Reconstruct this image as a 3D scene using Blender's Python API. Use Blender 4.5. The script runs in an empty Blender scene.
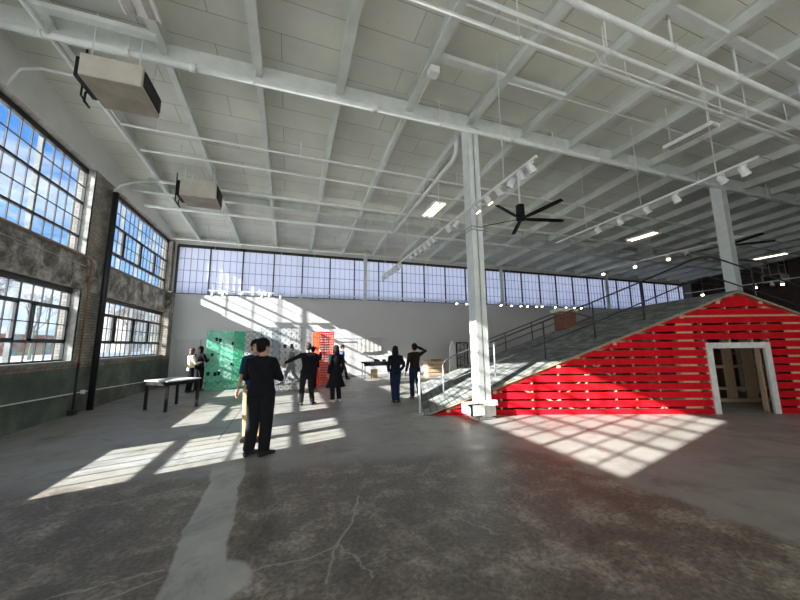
import bpy, bmesh, math, random
from mathutils import Vector, Matrix, Quaternion
random.seed(7)
S = bpy.context.scene
COL = S.collection
PI = math.pi
def V(*a): return Vector(a)
ORD = ['first','second','third','fourth','fifth','sixth','seventh','eighth','ninth','tenth','eleventh','twelfth','thirteenth','fourteenth','fifteenth','sixteenth','seventeenth','eighteenth','nineteenth','twentieth']

# ------------------------------------------------------------------ mesh builder
class MB:
    def __init__(s): s.v = []; s.f = []
    def add(s, vs, fs):
        o = len(s.v); s.v += [tuple(p) for p in vs]; s.f += [tuple(i + o for i in f) for f in fs]; return s
    def box(s, a, b, M=None):
        x0, y0, z0 = a; x1, y1, z1 = b
        vs = [V(x0,y0,z0),V(x1,y0,z0),V(x1,y1,z0),V(x0,y1,z0),V(x0,y0,z1),V(x1,y0,z1),V(x1,y1,z1),V(x0,y1,z1)]
        if M: vs = [M @ p for p in vs]
        return s.add(vs, [(0,3,2,1),(4,5,6,7),(0,1,5,4),(1,2,6,5),(2,3,7,6),(3,0,4,7)])
    def beam(s, p, q, w, h, up=(0,0,1)):
        # box from p to q, w wide and h high, centred on the line
        p = Vector(p); q = Vector(q); d = (q - p).normalized(); up = Vector(up)
        if abs(d.dot(up)) > .99: up = V(0,1,0)
        r = d.cross(up).normalized(); u = r.cross(d)
        vs = []
        for c in (p, q):
            for a, b in ((-1,-1),(1,-1),(1,1),(-1,1)): vs.append(c + r*a*w/2 + u*b*h/2)
        return s.add(vs, [(0,1,2,3),(7,6,5,4),(0,4,5,1),(1,5,6,2),(2,6,7,3),(3,7,4,0)])
    def loft(s, pts, rad, n=10, cap=True, ref=(0,1,0)):
        # pts: path, rad: list of r or (rx, ry); rx across, ry along ref
        pts = [Vector(p) for p in pts]; ref = Vector(ref); vs = []; fs = []
        k = len(pts); prev = None
        for i, p in enumerate(pts):
            t = (pts[min(i+1,k-1)] - pts[max(i-1,0)])
            t = t.normalized() if t.length > 1e-9 else V(0,0,1)
            if prev is None:
                a = ref - t*ref.dot(t)
                if a.length < .15: a = V(1,0,0) - t*t.x
                a.normalize()
            else:
                a = prev - t*prev.dot(t); a.normalize()
            prev = a; b = t.cross(a).normalized()
            r = rad[i] if isinstance(rad, (list,tuple)) else rad
            rx, ry = r if isinstance(r, (list,tuple)) else (r, r)
            for j in range(n):
                th = 2*PI*j/n; vs.append(p + b*math.cos(th)*rx + a*math.sin(th)*ry)
        for i in range(k-1):
            for j in range(n):
                fs.append((i*n+j, i*n+(j+1)%n, (i+1)*n+(j+1)%n, (i+1)*n+j))
        if cap: fs.append(tuple(range(n-1,-1,-1))); fs.append(tuple(range((k-1)*n, k*n)))
        return s.add(vs, fs)
    def tube(s, pts, r, n=8): return s.loft(pts, [r]*len(pts), n)
    def cyl(s, p, q, r, n=12): return s.loft([p, q], [r, r], n)
    def ell(s, c, r, n=12, m=8, M=None):
        c = Vector(c); vs = []; fs = []
        for i in range(m+1):
            ph = PI*i/m
            for j in range(n):
                th = 2*PI*j/n
                p = V(math.sin(ph)*math.cos(th)*r[0], math.sin(ph)*math.sin(th)*r[1], math.cos(ph)*r[2])
                if M: p = M @ p
                vs.append(c + p)
        for i in range(m):
            for j in range(n): fs.append((i*n+j, (i+1)*n+j, (i+1)*n+(j+1)%n, i*n+(j+1)%n))
        return s.add(vs, fs)
    def prism(s, poly, lo, hi, f):
        # poly: 2-D outline; f(u, v, w) -> point; extruded between w=lo and w=hi
        n = len(poly); vs = [f(u,v,lo) for u,v in poly] + [f(u,v,hi) for u,v in poly]
        fs = [tuple(range(n-1,-1,-1)), tuple(range(n,2*n))] + [(i,(i+1)%n,n+(i+1)%n,n+i) for i in range(n)]
        return s.add(vs, fs)
    def mesh(s, name):
        me = bpy.data.meshes.new(name); me.from_pydata(s.v, [], s.f); me.validate()
        bm = bmesh.new(); bm.from_mesh(me); bmesh.ops.remove_doubles(bm, verts=bm.verts, dist=1e-5)
        bmesh.ops.recalc_face_normals(bm, faces=bm.faces); bm.to_mesh(me); bm.free(); return me
    def build(s, name, mat, parent=None, smooth=False, bevel=0):
        o = bpy.data.objects.new(name, s.mesh(name)); COL.objects.link(o)
        if mat: o.data.materials.append(mat)
        if parent: o.parent = parent
        if smooth:
            for p in o.data.polygons: p.use_smooth = True
        if bevel:
            m = o.modifiers.new('bevel','BEVEL'); m.width = bevel; m.segments = 2; m.limit_method = 'ANGLE'
        return o
def tag(o, label=None, cat=None, group=None, kind=None):
    if label: o['label'] = label
    if cat: o['category'] = cat
    if group: o['group'] = group
    if kind: o['kind'] = kind
    return o
def thing(name, label, cat, loc=(0,0,0), rz=0, group=None):
    o = bpy.data.objects.new(name, None); COL.objects.link(o); o.empty_display_size = .2
    o.location = loc; o.rotation_euler = (0,0,rz)
    return tag(o, label, cat, group)
def struct_empty(name, label=None):
    o = bpy.data.objects.new(name, None); COL.objects.link(o); o.empty_display_size = .2; return tag(o, label, kind='structure')
def dup(root, loc, rz=None, label=None, parent=None):
    r = root.copy(); COL.objects.link(r)
    if parent is None: r.location = loc
    else: r.parent = parent
    if rz is not None: r.rotation_euler = (0,0,rz)
    if label: r['label'] = label
    for ch in list(root.children): dup(ch, None, None, None, r)
    return r

# ------------------------------------------------------------------ materials
def newmat(name):
    m = bpy.data.materials.new(name); m.use_nodes = True; nt = m.node_tree
    return m, nt, nt.nodes['Principled BSDF']
def N(nt, typ, **kw):
    n = nt.nodes.new(typ)
    for k, v in kw.items():
        if k.startswith('i_'): n.inputs[k[2:].replace('_',' ')].default_value = v
        else: setattr(n, k, v)
    return n
def L(nt, a, b): nt.links.new(a, b)
def mix(nt, fac, a, b, mode='MIX'):
    n = nt.nodes.new('ShaderNodeMix'); n.data_type = 'RGBA'; n.blend_type = mode
    for sock, v in ((n.inputs[0], fac), (n.inputs[6], a), (n.inputs[7], b)):
        if isinstance(v, (int,float)): sock.default_value = v
        elif isinstance(v, tuple): sock.default_value = (*v[:3], 1)
        else: nt.links.new(v, sock)
    return n.outputs[2]
def math_(nt, op, a, b=None, c=None, clamp=False):
    n = nt.nodes.new('ShaderNodeMath'); n.operation = op; n.use_clamp = clamp
    for i, v in enumerate((a, b, c)):
        if v is None: continue
        if isinstance(v, (int,float)): n.inputs[i].default_value = v
        else: nt.links.new(v, n.inputs[i])
    return n.outputs[0]
def ramp(nt, fac, stops):
    n = nt.nodes.new('ShaderNodeValToRGB'); e = n.color_ramp.elements
    while len(e) < len(stops): e.new(.5)
    for x, (p, c) in zip(e, stops): x.position = p; x.color = (*c, 1) if len(c) == 3 else c
    nt.links.new(fac, n.inputs[0]); return n.outputs[0]
def noise(nt, vec, scale, detail=4, rough=.55, dist=0):
    n = nt.nodes.new('ShaderNodeTexNoise'); n.inputs['Scale'].default_value = scale; n.inputs['Detail'].default_value = detail
    n.inputs['Roughness'].default_value = rough; n.inputs['Distortion'].default_value = dist
    nt.links.new(vec, n.inputs['Vector']); return n.outputs[0]
def bump(nt, bs, h, strength=.3, dist=.01):
    b = nt.nodes.new('ShaderNodeBump'); b.inputs['Strength'].default_value = strength; b.inputs['Distance'].default_value = dist
    nt.links.new(h, b.inputs['Height']); nt.links.new(b.outputs[0], bs.inputs['Normal'])
def pos(nt): return nt.nodes.new('ShaderNodeNewGeometry').outputs['Position']
def objc(nt): return nt.nodes.new('ShaderNodeTexCoord').outputs['Object']
def plain(name, c, rough=.6, metal=0, var=.12, scale=6, emit=None, es=0, spec=None):
    m, nt, bs = newmat(name); n = noise(nt, objc(nt), scale)
    lo = tuple(x*(1-var) for x in c); hi = tuple(min(1, x*(1+var)) for x in c)
    L(nt, ramp(nt, n, [(.3, lo), (.7, hi)]), bs.inputs['Base Color'])
    bs.inputs['Roughness'].default_value = rough; bs.inputs['Metallic'].default_value = metal
    if spec is not None: bs.inputs['Specular IOR Level'].default_value = spec
    if emit: bs.inputs['Emission Color'].default_value = (*emit, 1); bs.inputs['Emission Strength'].default_value = es
    return m
def fabric(name, c, var=.15):
    m, nt, bs = newmat(name); o = objc(nt); n = noise(nt, o, 9); w = noise(nt, o, 160, 2)
    lo = tuple(x*(1-var) for x in c); hi = tuple(min(1, x*(1+var)) for x in c)
    L(nt, ramp(nt, n, [(.3, lo), (.7, hi)]), bs.inputs['Base Color']); bs.inputs['Roughness'].default_value = .95
    bs.inputs['Specular IOR Level'].default_value = .15
    bump(nt, bs, math_(nt, 'ADD', n, math_(nt, 'MULTIPLY', w, .15)), .5, .02); return m
M = {}
M['white_paint'] = plain('white_painted_steel', (.68,.72,.69), .5, var=.10, scale=3)
M['joist_paint'] = plain('joist_paint', (.64,.68,.64), .55, var=.12, scale=2)
M['pipe_paint'] = plain('pipe_paint', (.72,.75,.72), .45, var=.08, scale=4)
M['col_paint'] = plain('column_paint', (.68,.72,.70), .45, var=.08, scale=5)
M['steel_dark'] = plain('dark_window_steel', (.022,.024,.026), .5, var=.25, scale=8)
M['mull'] = plain('weathered_mullion_paint', (.20,.215,.22), .6, var=.25, scale=5)
M['black_metal'] = plain('black_metal', (.010,.010,.011), .6, var=.2, spec=.2)
M['black_pipe'] = plain('black_pipe_paint', (.010,.012,.016), .45, var=.2)
M['rail'] = plain('railing_paint', (.035,.04,.045), .4, var=.2)
M['galv'] = plain('galvanised_post', (.42,.46,.50), .4, .6, var=.15, scale=12)
M['white'] = plain('white_enamel', (.78,.79,.78), .4, var=.05)
M['beige'] = plain('beige_sheet_metal', (.47,.44,.38), .55, var=.10, scale=3)
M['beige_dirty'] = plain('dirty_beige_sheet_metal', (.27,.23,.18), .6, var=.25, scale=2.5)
M['copper'] = plain('copper_pipe', (.30,.15,.09), .4, .6, var=.25)
M['lens_off'] = plain('lamp_reflector', (.6,.6,.58), .2, .5)
M['lens_on'] = plain('lit_lamp', (1,.9,.7), .3, emit=(1,.86,.6), es=26)
M['lens_warm'] = plain('warm_lit_lamp', (1,.7,.4), .3, emit=(1,.62,.22), es=9)
M['tube_on'] = plain('lit_tube', (1,.9,.8), .3, emit=(1,.76,.50), es=4.5)
M['tube_off'] = plain('unlit_tube', (.42,.40,.36), .4)
M['white_wood'] = plain('white_painted_wood', (.60,.60,.57), .6, var=.12, scale=9)
M['door_white'] = plain('white_door_paint', (.47,.49,.50), .5, var=.04)
M['cardboard'] = plain('cardboard', (.33,.22,.12), .85, var=.15)
M['skin'] = plain('skin', (.50,.29,.20), .55, var=.08, scale=12)
M['hair_dark'] = plain('dark_hair', (.010,.008,.007), .75, var=.4, scale=40, spec=.15)
M['hair_brown'] = plain('brown_hair', (.09,.035,.02), .6, var=.4, scale=40)
M['hair_grey'] = plain('grey_hair', (.05,.046,.042), .8, var=.3, scale=40, spec=.15)
M['eye'] = plain('eye', (.02,.015,.01), .2)
M['black_cloth'] = fabric('black_cloth', (.010,.011,.014))
M['dark_trousers'] = fabric('charcoal_trousers', (.013,.014,.016))
M['navy'] = fabric('navy_cloth', (.008,.011,.019))
M['blue_cloth'] = fabric('blue_cloth', (.012,.04,.08))
M['steel_blue'] = fabric('steel_blue_cloth', (.07,.09,.17))
M['denim'] = fabric('denim', (.010,.018,.045))
M['cream'] = fabric('cream_knit', (.72,.66,.50))
M['khaki'] = fabric('khaki_cloth', (.45,.33,.17))
M['brown_cloth'] = fabric('dark_brown_cloth', (.022,.015,.011))
M['grey_cloth'] = fabric('grey_cloth', (.16,.17,.18))
M['shoe'] = plain('black_shoe', (.012,.010,.010), .5)
M['shoe_white'] = plain('white_shoe', (.6,.58,.52), .6)
M['shoe_brown'] = plain('brown_shoe', (.12,.05,.025), .6)

def glass_mat(name, tint, rough=.03, spec=.12):
    m = bpy.data.materials.new(name); m.use_nodes = True; nt = m.node_tree; nt.nodes.clear()
    out = N(nt,'ShaderNodeOutputMaterial'); tr = N(nt,'ShaderNodeBsdfTransparent'); gl = N(nt,'ShaderNodeBsdfGlossy'); mx = N(nt,'ShaderNodeMixShader')
    n = noise(nt, objc(nt), 1.2, 2)
    L(nt, ramp(nt, n, [(.3, tuple(x*.93 for x in tint)), (.7, tint)]), tr.inputs[0])
    gl.inputs['Roughness'].default_value = rough; gl.inputs['Color'].default_value = (.8,.9,1,1)
    fr = N(nt,'ShaderNodeFresnel'); fr.inputs[0].default_value = 1.35
    L(nt, math_(nt,'MULTIPLY', fr.outputs[0], spec*3), mx.inputs[0]); L(nt, tr.outputs[0], mx.inputs[1]); L(nt, gl.outputs[0], mx.inputs[2]); L(nt, mx.outputs[0], out.inputs[0])
    return m
M['glass'] = glass_mat('window_glass', (.93,.95,.97))
# frosted clerestory panels: light from outside diffuses through them
def frosted():
    m = bpy.data.materials.new('frosted_panel'); m.use_nodes = True; nt = m.node_tree; nt.nodes.clear()
    out = N(nt,'ShaderNodeOutputMaterial'); tl = N(nt,'ShaderNodeBsdfTranslucent'); df = N(nt,'ShaderNodeBsdfDiffuse'); mx = N(nt,'ShaderNodeMixShader')
    n = noise(nt, objc(nt), .8, 3)
    L(nt, ramp(nt, n, [(.3,(.72,.745,.84)),(.7,(.80,.825,.92))]), tl.inputs[0]); df.inputs[0].default_value = (.8,.8,.82,1)
    mx.inputs[0].default_value = .42; L(nt, tl.outputs[0], mx.inputs[1]); L(nt, df.outputs[0], mx.inputs[2]); L(nt, mx.outputs[0], out.inputs[0]); return m
M['frosted'] = frosted()

def ceiling_mat():
    m, nt, bs = newmat('painted_roof_planks'); P = pos(nt)
    b = N(nt,'ShaderNodeTexBrick'); b.inputs['Scale'].default_value = 1; b.inputs['Brick Width'].default_value = 2.4; b.inputs['Row Height'].default_value = .62
    b.inputs['Mortar Size'].default_value = .008; b.inputs['Color1'].default_value = (.70,.71,.645,1); b.inputs['Color2'].default_value = (.63,.64,.58,1)
    b.inputs['Mortar'].default_value = (.27,.27,.25,1); b.inputs['Mortar Smooth'].default_value = .6
    mp = N(nt,'ShaderNodeMapping'); mp.inputs['Location'].default_value = (.35,.1,0); L(nt, P, mp.inputs[0]); L(nt, mp.outputs[0], b.inputs['Vector'])
    n1 = noise(nt, P, .55, 5); n2 = noise(nt, P, 7, 5)
    c = mix(nt, 1.0, b.outputs[0], ramp(nt, n1, [(.3,(.84,.84,.84)),(.7,(1.1,1.1,1.08))]), 'MULTIPLY')
    st = ramp(nt, n2, [(.66,(0,0,0)),(.76,(1,1,1))])
    n3 = noise(nt, P, 1.4, 2); sp = math_(nt,'MULTIPLY', st, ramp(nt, n3, [(.55,(0,0,0)),(.65,(1,1,1))]))
    c = mix(nt, math_(nt,'MULTIPLY', sp, .5), c, (.16,.15,.13)); L(nt, c, bs.inputs['Base Color']); bs.inputs['Roughness'].default_value = .8
    bump(nt, bs, math_(nt,'ADD', b.outputs[1], math_(nt,'MULTIPLY', n2, .3)), .4, .01); return m
M['ceiling'] = ceiling_mat()

def band(nt, x, lo, hi, soft):
    # 1 between lo and hi with soft edges
    a = N(nt,'ShaderNodeMapRange'); a.interpolation_type = 'SMOOTHSTEP'; a.inputs[1].default_value = lo-soft; a.inputs[2].default_value = lo+soft; L(nt, x, a.inputs[0])
    b = N(nt,'ShaderNodeMapRange'); b.interpolation_type = 'SMOOTHSTEP'; b.inputs[1].default_value = hi-soft; b.inputs[2].default_value = hi+soft; b.inputs[3].default_value = 1; b.inputs[4].default_value = 0; L(nt, x, b.inputs[0])
    return math_(nt,'MULTIPLY', a.outputs[0], b.outputs[0])
def floor_mat():
    m, nt, bs = newmat('worn_concrete'); P = pos(nt)
    sx = N(nt,'ShaderNodeSeparateXYZ'); L(nt, P, sx.inputs[0]); X, Y = sx.outputs[0], sx.outputs[1]
    big = noise(nt, P, .45, 6, .6); med = noise(nt, P, 2.6, 7, .65); fine = noise(nt, P, 26, 6, .7); wob = noise(nt, P, 1.6, 4, .6)
    w = math_(nt,'MULTIPLY', math_(nt,'SUBTRACT', wob, .5), .55)
    Xw = math_(nt,'ADD', X, w); Yw = math_(nt,'ADD', Y, w)
    smooth = ramp(nt, big, [(.3,(.23,.225,.205)),(.7,(.32,.31,.285))])
    worn = ramp(nt, med, [(.32,(.085,.071,.058)),(.5,(.155,.133,.11)),(.66,(.32,.292,.25))])
    spk = ramp(nt, fine, [(.40,(.66,.64,.62)),(.60,(1.32,1.32,1.32))])
    worn = mix(nt, 1.0, worn, spk, 'MULTIPLY')
    # the worn brown zone in the foreground, to y = 5 and right to x = 3.8
    bx = math_(nt,'MULTIPLY', band(nt, math_(nt,'SUBTRACT', Xw, math_(nt,'MULTIPLY', math_(nt,'SUBTRACT', Yw, 2.0), -.12)), -3.0, 3.85, .10), band(nt, math_(nt,'ADD', Yw, math_(nt,'MULTIPLY', X, .12)), -30, 4.75, .30))
    c = mix(nt, bx, smooth, worn)
    # pale repair strip running away from the viewer
    Xs = math_(nt,'ADD', X, math_(nt,'MULTIPLY', math_(nt,'SUBTRACT', wob, .5), .22))
    cen = math_(nt,'ADD', Xs, .57); cen = math_(nt,'ADD', cen, math_(nt,'MULTIPLY', math_(nt,'SUBTRACT', Y, 2.5), .055))
    st = math_(nt,'MULTIPLY', band(nt, cen, -.19, .19, .015), band(nt, Y, -20, 5.1, .25))
    def cdist(x, y): return math_(nt,'SQRT', math_(nt,'ADD', math_(nt,'POWER', math_(nt,'SUBTRACT', Xs, x), 2), math_(nt,'POWER', math_(nt,'SUBTRACT', Y, y), 2)))
    st = math_(nt,'MAXIMUM', st, band(nt, cdist(-.42, 2.72), -1, .22, .03))
    c = mix(nt, math_(nt,'MULTIPLY', st, .9), c, ramp(nt, med, [(.3,(.35,.355,.34)),(.7,(.48,.48,.46))]))
    # paler bluish bands across the left part
    b2 = math_(nt,'MULTIPLY', band(nt, math_(nt,'SUBTRACT', Yw, math_(nt,'MULTIPLY', X, .06)), 7.05, 8.05, .05), band(nt, X, -5, 2.2, .3))
    c = mix(nt, math_(nt,'MULTIPLY', b2, .55), c, (.32,.34,.36))
    b3 = math_(nt,'MULTIPLY', band(nt, Yw, 5.5, 6.1, .06), band(nt, X, -5, -.4, .3))
    c = mix(nt, math_(nt,'MULTIPLY', b3, .45), c, (.34,.36,.37))
    # two long pale filled cracks
    def seg(a, b):
        ax, ay = a; bx_, by = b; dx, dy = bx_-ax, by-ay; l2 = dx*dx+dy*dy
        px = math_(nt,'SUBTRACT', Xc, ax); py = math_(nt,'SUBTRACT', Yc, ay)
        tt = math_(nt,'MULTIPLY', math_(nt,'ADD', math_(nt,'MULTIPLY', px, dx), math_(nt,'MULTIPLY', py, dy)), 1/l2, clamp=True)
        ex = math_(nt,'SUBTRACT', px, math_(nt,'MULTIPLY', tt, dx)); ey = math_(nt,'SUBTRACT', py, math_(nt,'MULTIPLY', tt, dy))
        return math_(nt,'SQRT', math_(nt,'ADD', math_(nt,'MULTIPLY', ex, ex), math_(nt,'MULTIPLY', ey, ey)))
    cw = math_(nt,'MULTIPLY', math_(nt,'SUBTRACT', noise(nt, P, 7, 5, .7), .5), .16); Xc = math_(nt,'ADD', X, cw); Yc = math_(nt,'ADD', Y, cw); dd = None
    for a, b in (((-.21,2.75),(.21,2.76)),((.21,2.76),(.42,2.84)),((.42,2.84),(.62,3.15)),((.62,3.15),(.76,3.6)),((.42,2.84),(.52,2.68)),((.52,2.68),(.62,2.40)),((.42,2.84),(.30,2.45)),((-.8,2.9),(-1.6,2.62)),((-.8,3.0),(-1.9,2.9)),((-1.9,2.9),(-3.2,2.5)),((-1.0,4.55),(-1.7,4.35)),((1.5,3.0),(1.75,2.5))):
        q_ = seg(a, b); dd = q_ if dd is None else math_(nt,'MINIMUM', dd, q_)
    c = mix(nt, math_(nt,'MULTIPLY', band(nt, dd, -1, .009, .006), .75), c, (.36,.35,.31))
    # control joints
    j1 = band(nt, math_(nt,'ADD', X, 1.12), -.012, .012, .006); c = mix(nt, math_(nt,'MULTIPLY', math_(nt,'MULTIPLY', j1, band(nt,Y,6.5,30,.1)), .7), c, (.03,.03,.03))
    # filled cracks
    vo = N(nt,'ShaderNodeTexVoronoi', feature='DISTANCE_TO_EDGE'); vo.inputs['Scale'].default_value = .62
    vm = N(nt,'ShaderNodeVectorMath', operation='ADD'); nn = N(nt,'ShaderNodeTexNoise'); nn.inputs['Scale'].default_value = 2.2; nn.inputs['Detail'].default_value = 6; L(nt, P, nn.inputs['Vector'])
    sc = N(nt,'ShaderNodeVectorMath', operation='SCALE'); sc.inputs['Scale'].default_value = .55; L(nt, nn.outputs[1], sc.inputs[0]); L(nt, P, vm.inputs[0]); L(nt, sc.outputs[0], vm.inputs[1]); L(nt, vm.outputs[0], vo.inputs['Vector'])
    cr = ramp(nt, vo.outputs[0], [(0,(1,1,1)),(.011,(0,0,0))])
    cm = ramp(nt, noise(nt, P, .5, 2), [(.47,(0,0,0)),(.58,(1,1,1))])
    c = mix(nt, math_(nt,'MULTIPLY', math_(nt,'MULTIPLY', cr, cm), .55), c, (.30,.29,.26))
    # pale scuffs
    scf = ramp(nt, noise(nt, P, 4.5, 9, .75, .8), [(.56,(0,0,0)),(.66,(1,1,1))])
    scm = ramp(nt, noise(nt, P, .8, 2), [(.45,(0,0,0)),(.6,(1,1,1))])
    c = mix(nt, math_(nt,'MULTIPLY', math_(nt,'MULTIPLY', scf, scm), .5), c, (.36,.35,.33))
    dk = ramp(nt, noise(nt, P, 1.1, 6, .7, .5), [(.52,(0,0,0)),(.66,(1,1,1))]); c = mix(nt, math_(nt,'MULTIPLY', dk, .5), c, (.07,.065,.06))
    L(nt, c, bs.inputs['Base Color'])
    L(nt, ramp(nt, med, [(.3,(.34,.34,.34)),(.7,(.6,.6,.6))]), bs.inputs['Roughness'])
    bump(nt, bs, math_(nt,'ADD', math_(nt,'MULTIPLY', fine, .3), med), .18, .01); return m
M['floor'] = floor_mat()

def brickwall_mat():
    m, nt, bs = newmat('old_painted_brick'); P = pos(nt)
    sx = N(nt,'ShaderNodeSeparateXYZ'); L(nt, P, sx.inputs[0]); cb = N(nt,'ShaderNodeCombineXYZ')
    L(nt, math_(nt,'ADD', sx.outputs[0], sx.outputs[1]), cb.inputs[0]); L(nt, sx.outputs[2], cb.inputs[1])
    b = N(nt,'ShaderNodeTexBrick'); b.inputs['Scale'].default_value = 1; b.inputs['Brick Width'].default_value = .22; b.inputs['Row Height'].default_value = .075
    b.inputs['Mortar Size'].default_value = .006; b.inputs['Color1'].default_value = (.24,.215,.18,1); b.inputs['Color2'].default_value = (.34,.31,.27,1); b.inputs['Mortar'].default_value = (.09,.088,.08,1)
    L(nt, cb.outputs[0], b.inputs['Vector'])
    Z = sx.outputs[2]; n1 = noise(nt, P, 1.3, 6, .65); n2 = noise(nt, P, 2.2, 8, .75, .4)
    c = mix(nt, 1.0, b.outputs[0], ramp(nt, n1, [(.3,(.5,.5,.5)),(.7,(1.5,1.5,1.5))]), 'MULTIPLY')
    # concrete lintel band between the window rows
    lin = band(nt, Z, 3.1, 3.98, .01)
    c = mix(nt, math_(nt,'MULTIPLY', lin, .85), c, ramp(nt, n2, [(.38,(.06,.05,.04)),(.47,(.21,.19,.16)),(.54,(.40,.38,.34)),(.64,(.66,.64,.60))]))
    # rust red brick course under the lower sill
    red = math_(nt,'MULTIPLY', band(nt, Z, 1.13, 1.26, .02), ramp(nt, n2, [(.4,(0,0,0)),(.6,(1,1,1))])); c = mix(nt, math_(nt,'MULTIPLY', red, .8), c, (.16,.06,.04))
    # dark green dado paint
    gr = band(nt, Z, -1, 1.14, .015); c = mix(nt, math_(nt,'MULTIPLY', gr, .88), c, ramp(nt, n1, [(.3,(.03,.052,.042)),(.5,(.06,.09,.073)),(.7,(.14,.18,.15))]))
    # white paint above the windows
    wh = band(nt, math_(nt,'ADD', Z, math_(nt,'MULTIPLY', n2, .03)), 6.36, 20, .01); c = mix(nt, wh, c, ramp(nt, n1, [(.3,(.60,.61,.58)),(.7,(.70,.71,.68))]))
    L(nt, c, bs.inputs['Base Color']); bs.inputs['Roughness'].default_value = .8
    bump(nt, bs, math_(nt,'ADD', b.outputs[1], math_(nt,'MULTIPLY', n2, -.5)), .5, -.008); return m
M['brickwall'] = brickwall_mat()
def drywall(name, c):
    m, nt, bs = newmat(name); P = pos(nt); n = noise(nt, P, .6, 4)
    L(nt, ramp(nt, n, [(.3, tuple(x*.96 for x in c)), (.7, tuple(min(1,x*1.03) for x in c))]), bs.inputs['Base Color']); bs.inputs['Roughness'].default_value = .75
    bump(nt, bs, noise(nt, P, 60, 2), .05, .003); return m
M['drywall'] = drywall('white_drywall', (.56,.575,.59))
M['upperwall'] = drywall('upper_wall_paint', (.60,.61,.58))
def brick_mat(name, c1, c2, mortar):
    m, nt, bs = newmat(name); P = objc(nt)
    sx = N(nt,'ShaderNodeSeparateXYZ'); L(nt, P, sx.inputs[0]); cb = N(nt,'ShaderNodeCombineXYZ')
    L(nt, math_(nt,'ADD', sx.outputs[0], sx.outputs[1]), cb.inputs[0]); L(nt, sx.outputs[2], cb.inputs[1])
    b = N(nt,'ShaderNodeTexBrick'); b.inputs['Scale'].default_value = 1; b.inputs['Brick Width'].default_value = .22; b.inputs['Row Height'].default_value = .075
    b.inputs['Mortar Size'].default_value = .007; b.inputs['Color1'].default_value = (*c1,1); b.inputs['Color2'].default_value = (*c2,1); b.inputs['Mortar'].default_value = (*mortar,1)
    L(nt, cb.outputs[0], b.inputs['Vector']); n = noise(nt, P, 1.5, 5)
    L(nt, mix(nt, 1.0, b.outputs[0], ramp(nt, n, [(.3,(.7,.7,.7)),(.7,(1.2,1.2,1.2))]), 'MULTIPLY'), bs.inputs['Base Color']); bs.inputs['Roughness'].default_value = .85
    bump(nt, bs, b.outputs[1], .5, -.008); return m
M['brick_dark'] = brick_mat('dark_brown_brick', (.075,.045,.036), (.11,.07,.055), (.08,.07,.06))
M['brick_red'] = brick_mat('red_brick', (.17,.045,.028), (.26,.08,.05), (.22,.19,.16))
def wood(name, c, dark):
    m, nt, bs = newmat(name); P = objc(nt); mp = N(nt,'ShaderNodeMapping'); mp.inputs['Scale'].default_value = (3,3,3); L(nt, P, mp.inputs[0])
    n = noise(nt, mp.outputs[0], 4, 6, .6, 2.5)
    L(nt, ramp(nt, n, [(.3, dark), (.65, c)]), bs.inputs['Base Color']); bs.inputs['Roughness'].default_value = .7; bump(nt, bs, n, .2, .004); return m
M['pine'] = wood('raw_pine', (.60,.46,.31), (.42,.30,.18))
M['ply'] = wood('plywood', (.48,.35,.21), (.33,.22,.12))
M['red'] = plain('red_painted_board', (.52,.004,.012), .8, var=.12, scale=5, spec=.15)
def shingle():
    m, nt, bs = newmat('asphalt_shingle'); P = objc(nt)
    b = N(nt,'ShaderNodeTexBrick'); b.inputs['Scale'].default_value = 1; b.inputs['Brick Width'].default_value = .34; b.inputs['Row Height'].default_value = .15
    b.inputs['Mortar Size'].default_value = .008; b.inputs['Color1'].default_value = (.11,.12,.115,1); b.inputs['Color2'].default_value = (.29,.31,.29,1); b.inputs['Mortar'].default_value = (.03,.033,.033,1)
    sx = N(nt,'ShaderNodeSeparateXYZ'); L(nt, P, sx.inputs[0]); cb = N(nt,'ShaderNodeCombineXYZ'); L(nt, sx.outputs[1], cb.inputs[0]); L(nt, sx.outputs[0], cb.inputs[1]); L(nt, cb.outputs[0], b.inputs['Vector'])
    n = noise(nt, P, 90, 3, .8); n1 = noise(nt, P, 1.2, 4)
    c = mix(nt, 1.0, b.outputs[0], ramp(nt, n, [(.3,(.6,.6,.6)),(.7,(1.4,1.4,1.4))]), 'MULTIPLY'); c = mix(nt, 1.0, c, ramp(nt, n1, [(.3,(.8,.8,.8)),(.7,(1.15,1.15,1.15))]), 'MULTIPLY')
    L(nt, c, bs.inputs['Base Color']); bs.inputs['Roughness'].default_value = .9; bump(nt, bs, math_(nt,'ADD', n, b.outputs[1]), .5, .006); return m
M['shingle'] = shingle()

# ------------------------------------------------------------------ setting
XW = -5.05; YB = 16.3; XR = 32.0; YF = -9.0
def deck(y): return 7.36 - .0675*max(0, y - 6.25)
f = MB().box((-60,-30,-.3),(60,70,-.12)); g = f.build('ground', plain('pale_bounce_ground',(.74,.73,.70),.9)); tag(g, 'bare paved ground outside the hall', kind='structure')  # ground colour made pale so it bounces sunlight up to the ceiling
f = MB().box((XW-.4,YF-.4,-.12),(XR+.4,YB+.4,0)); tag(f.build('floor', M['floor']), 'worn grey brown concrete floor', kind='structure')
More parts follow.
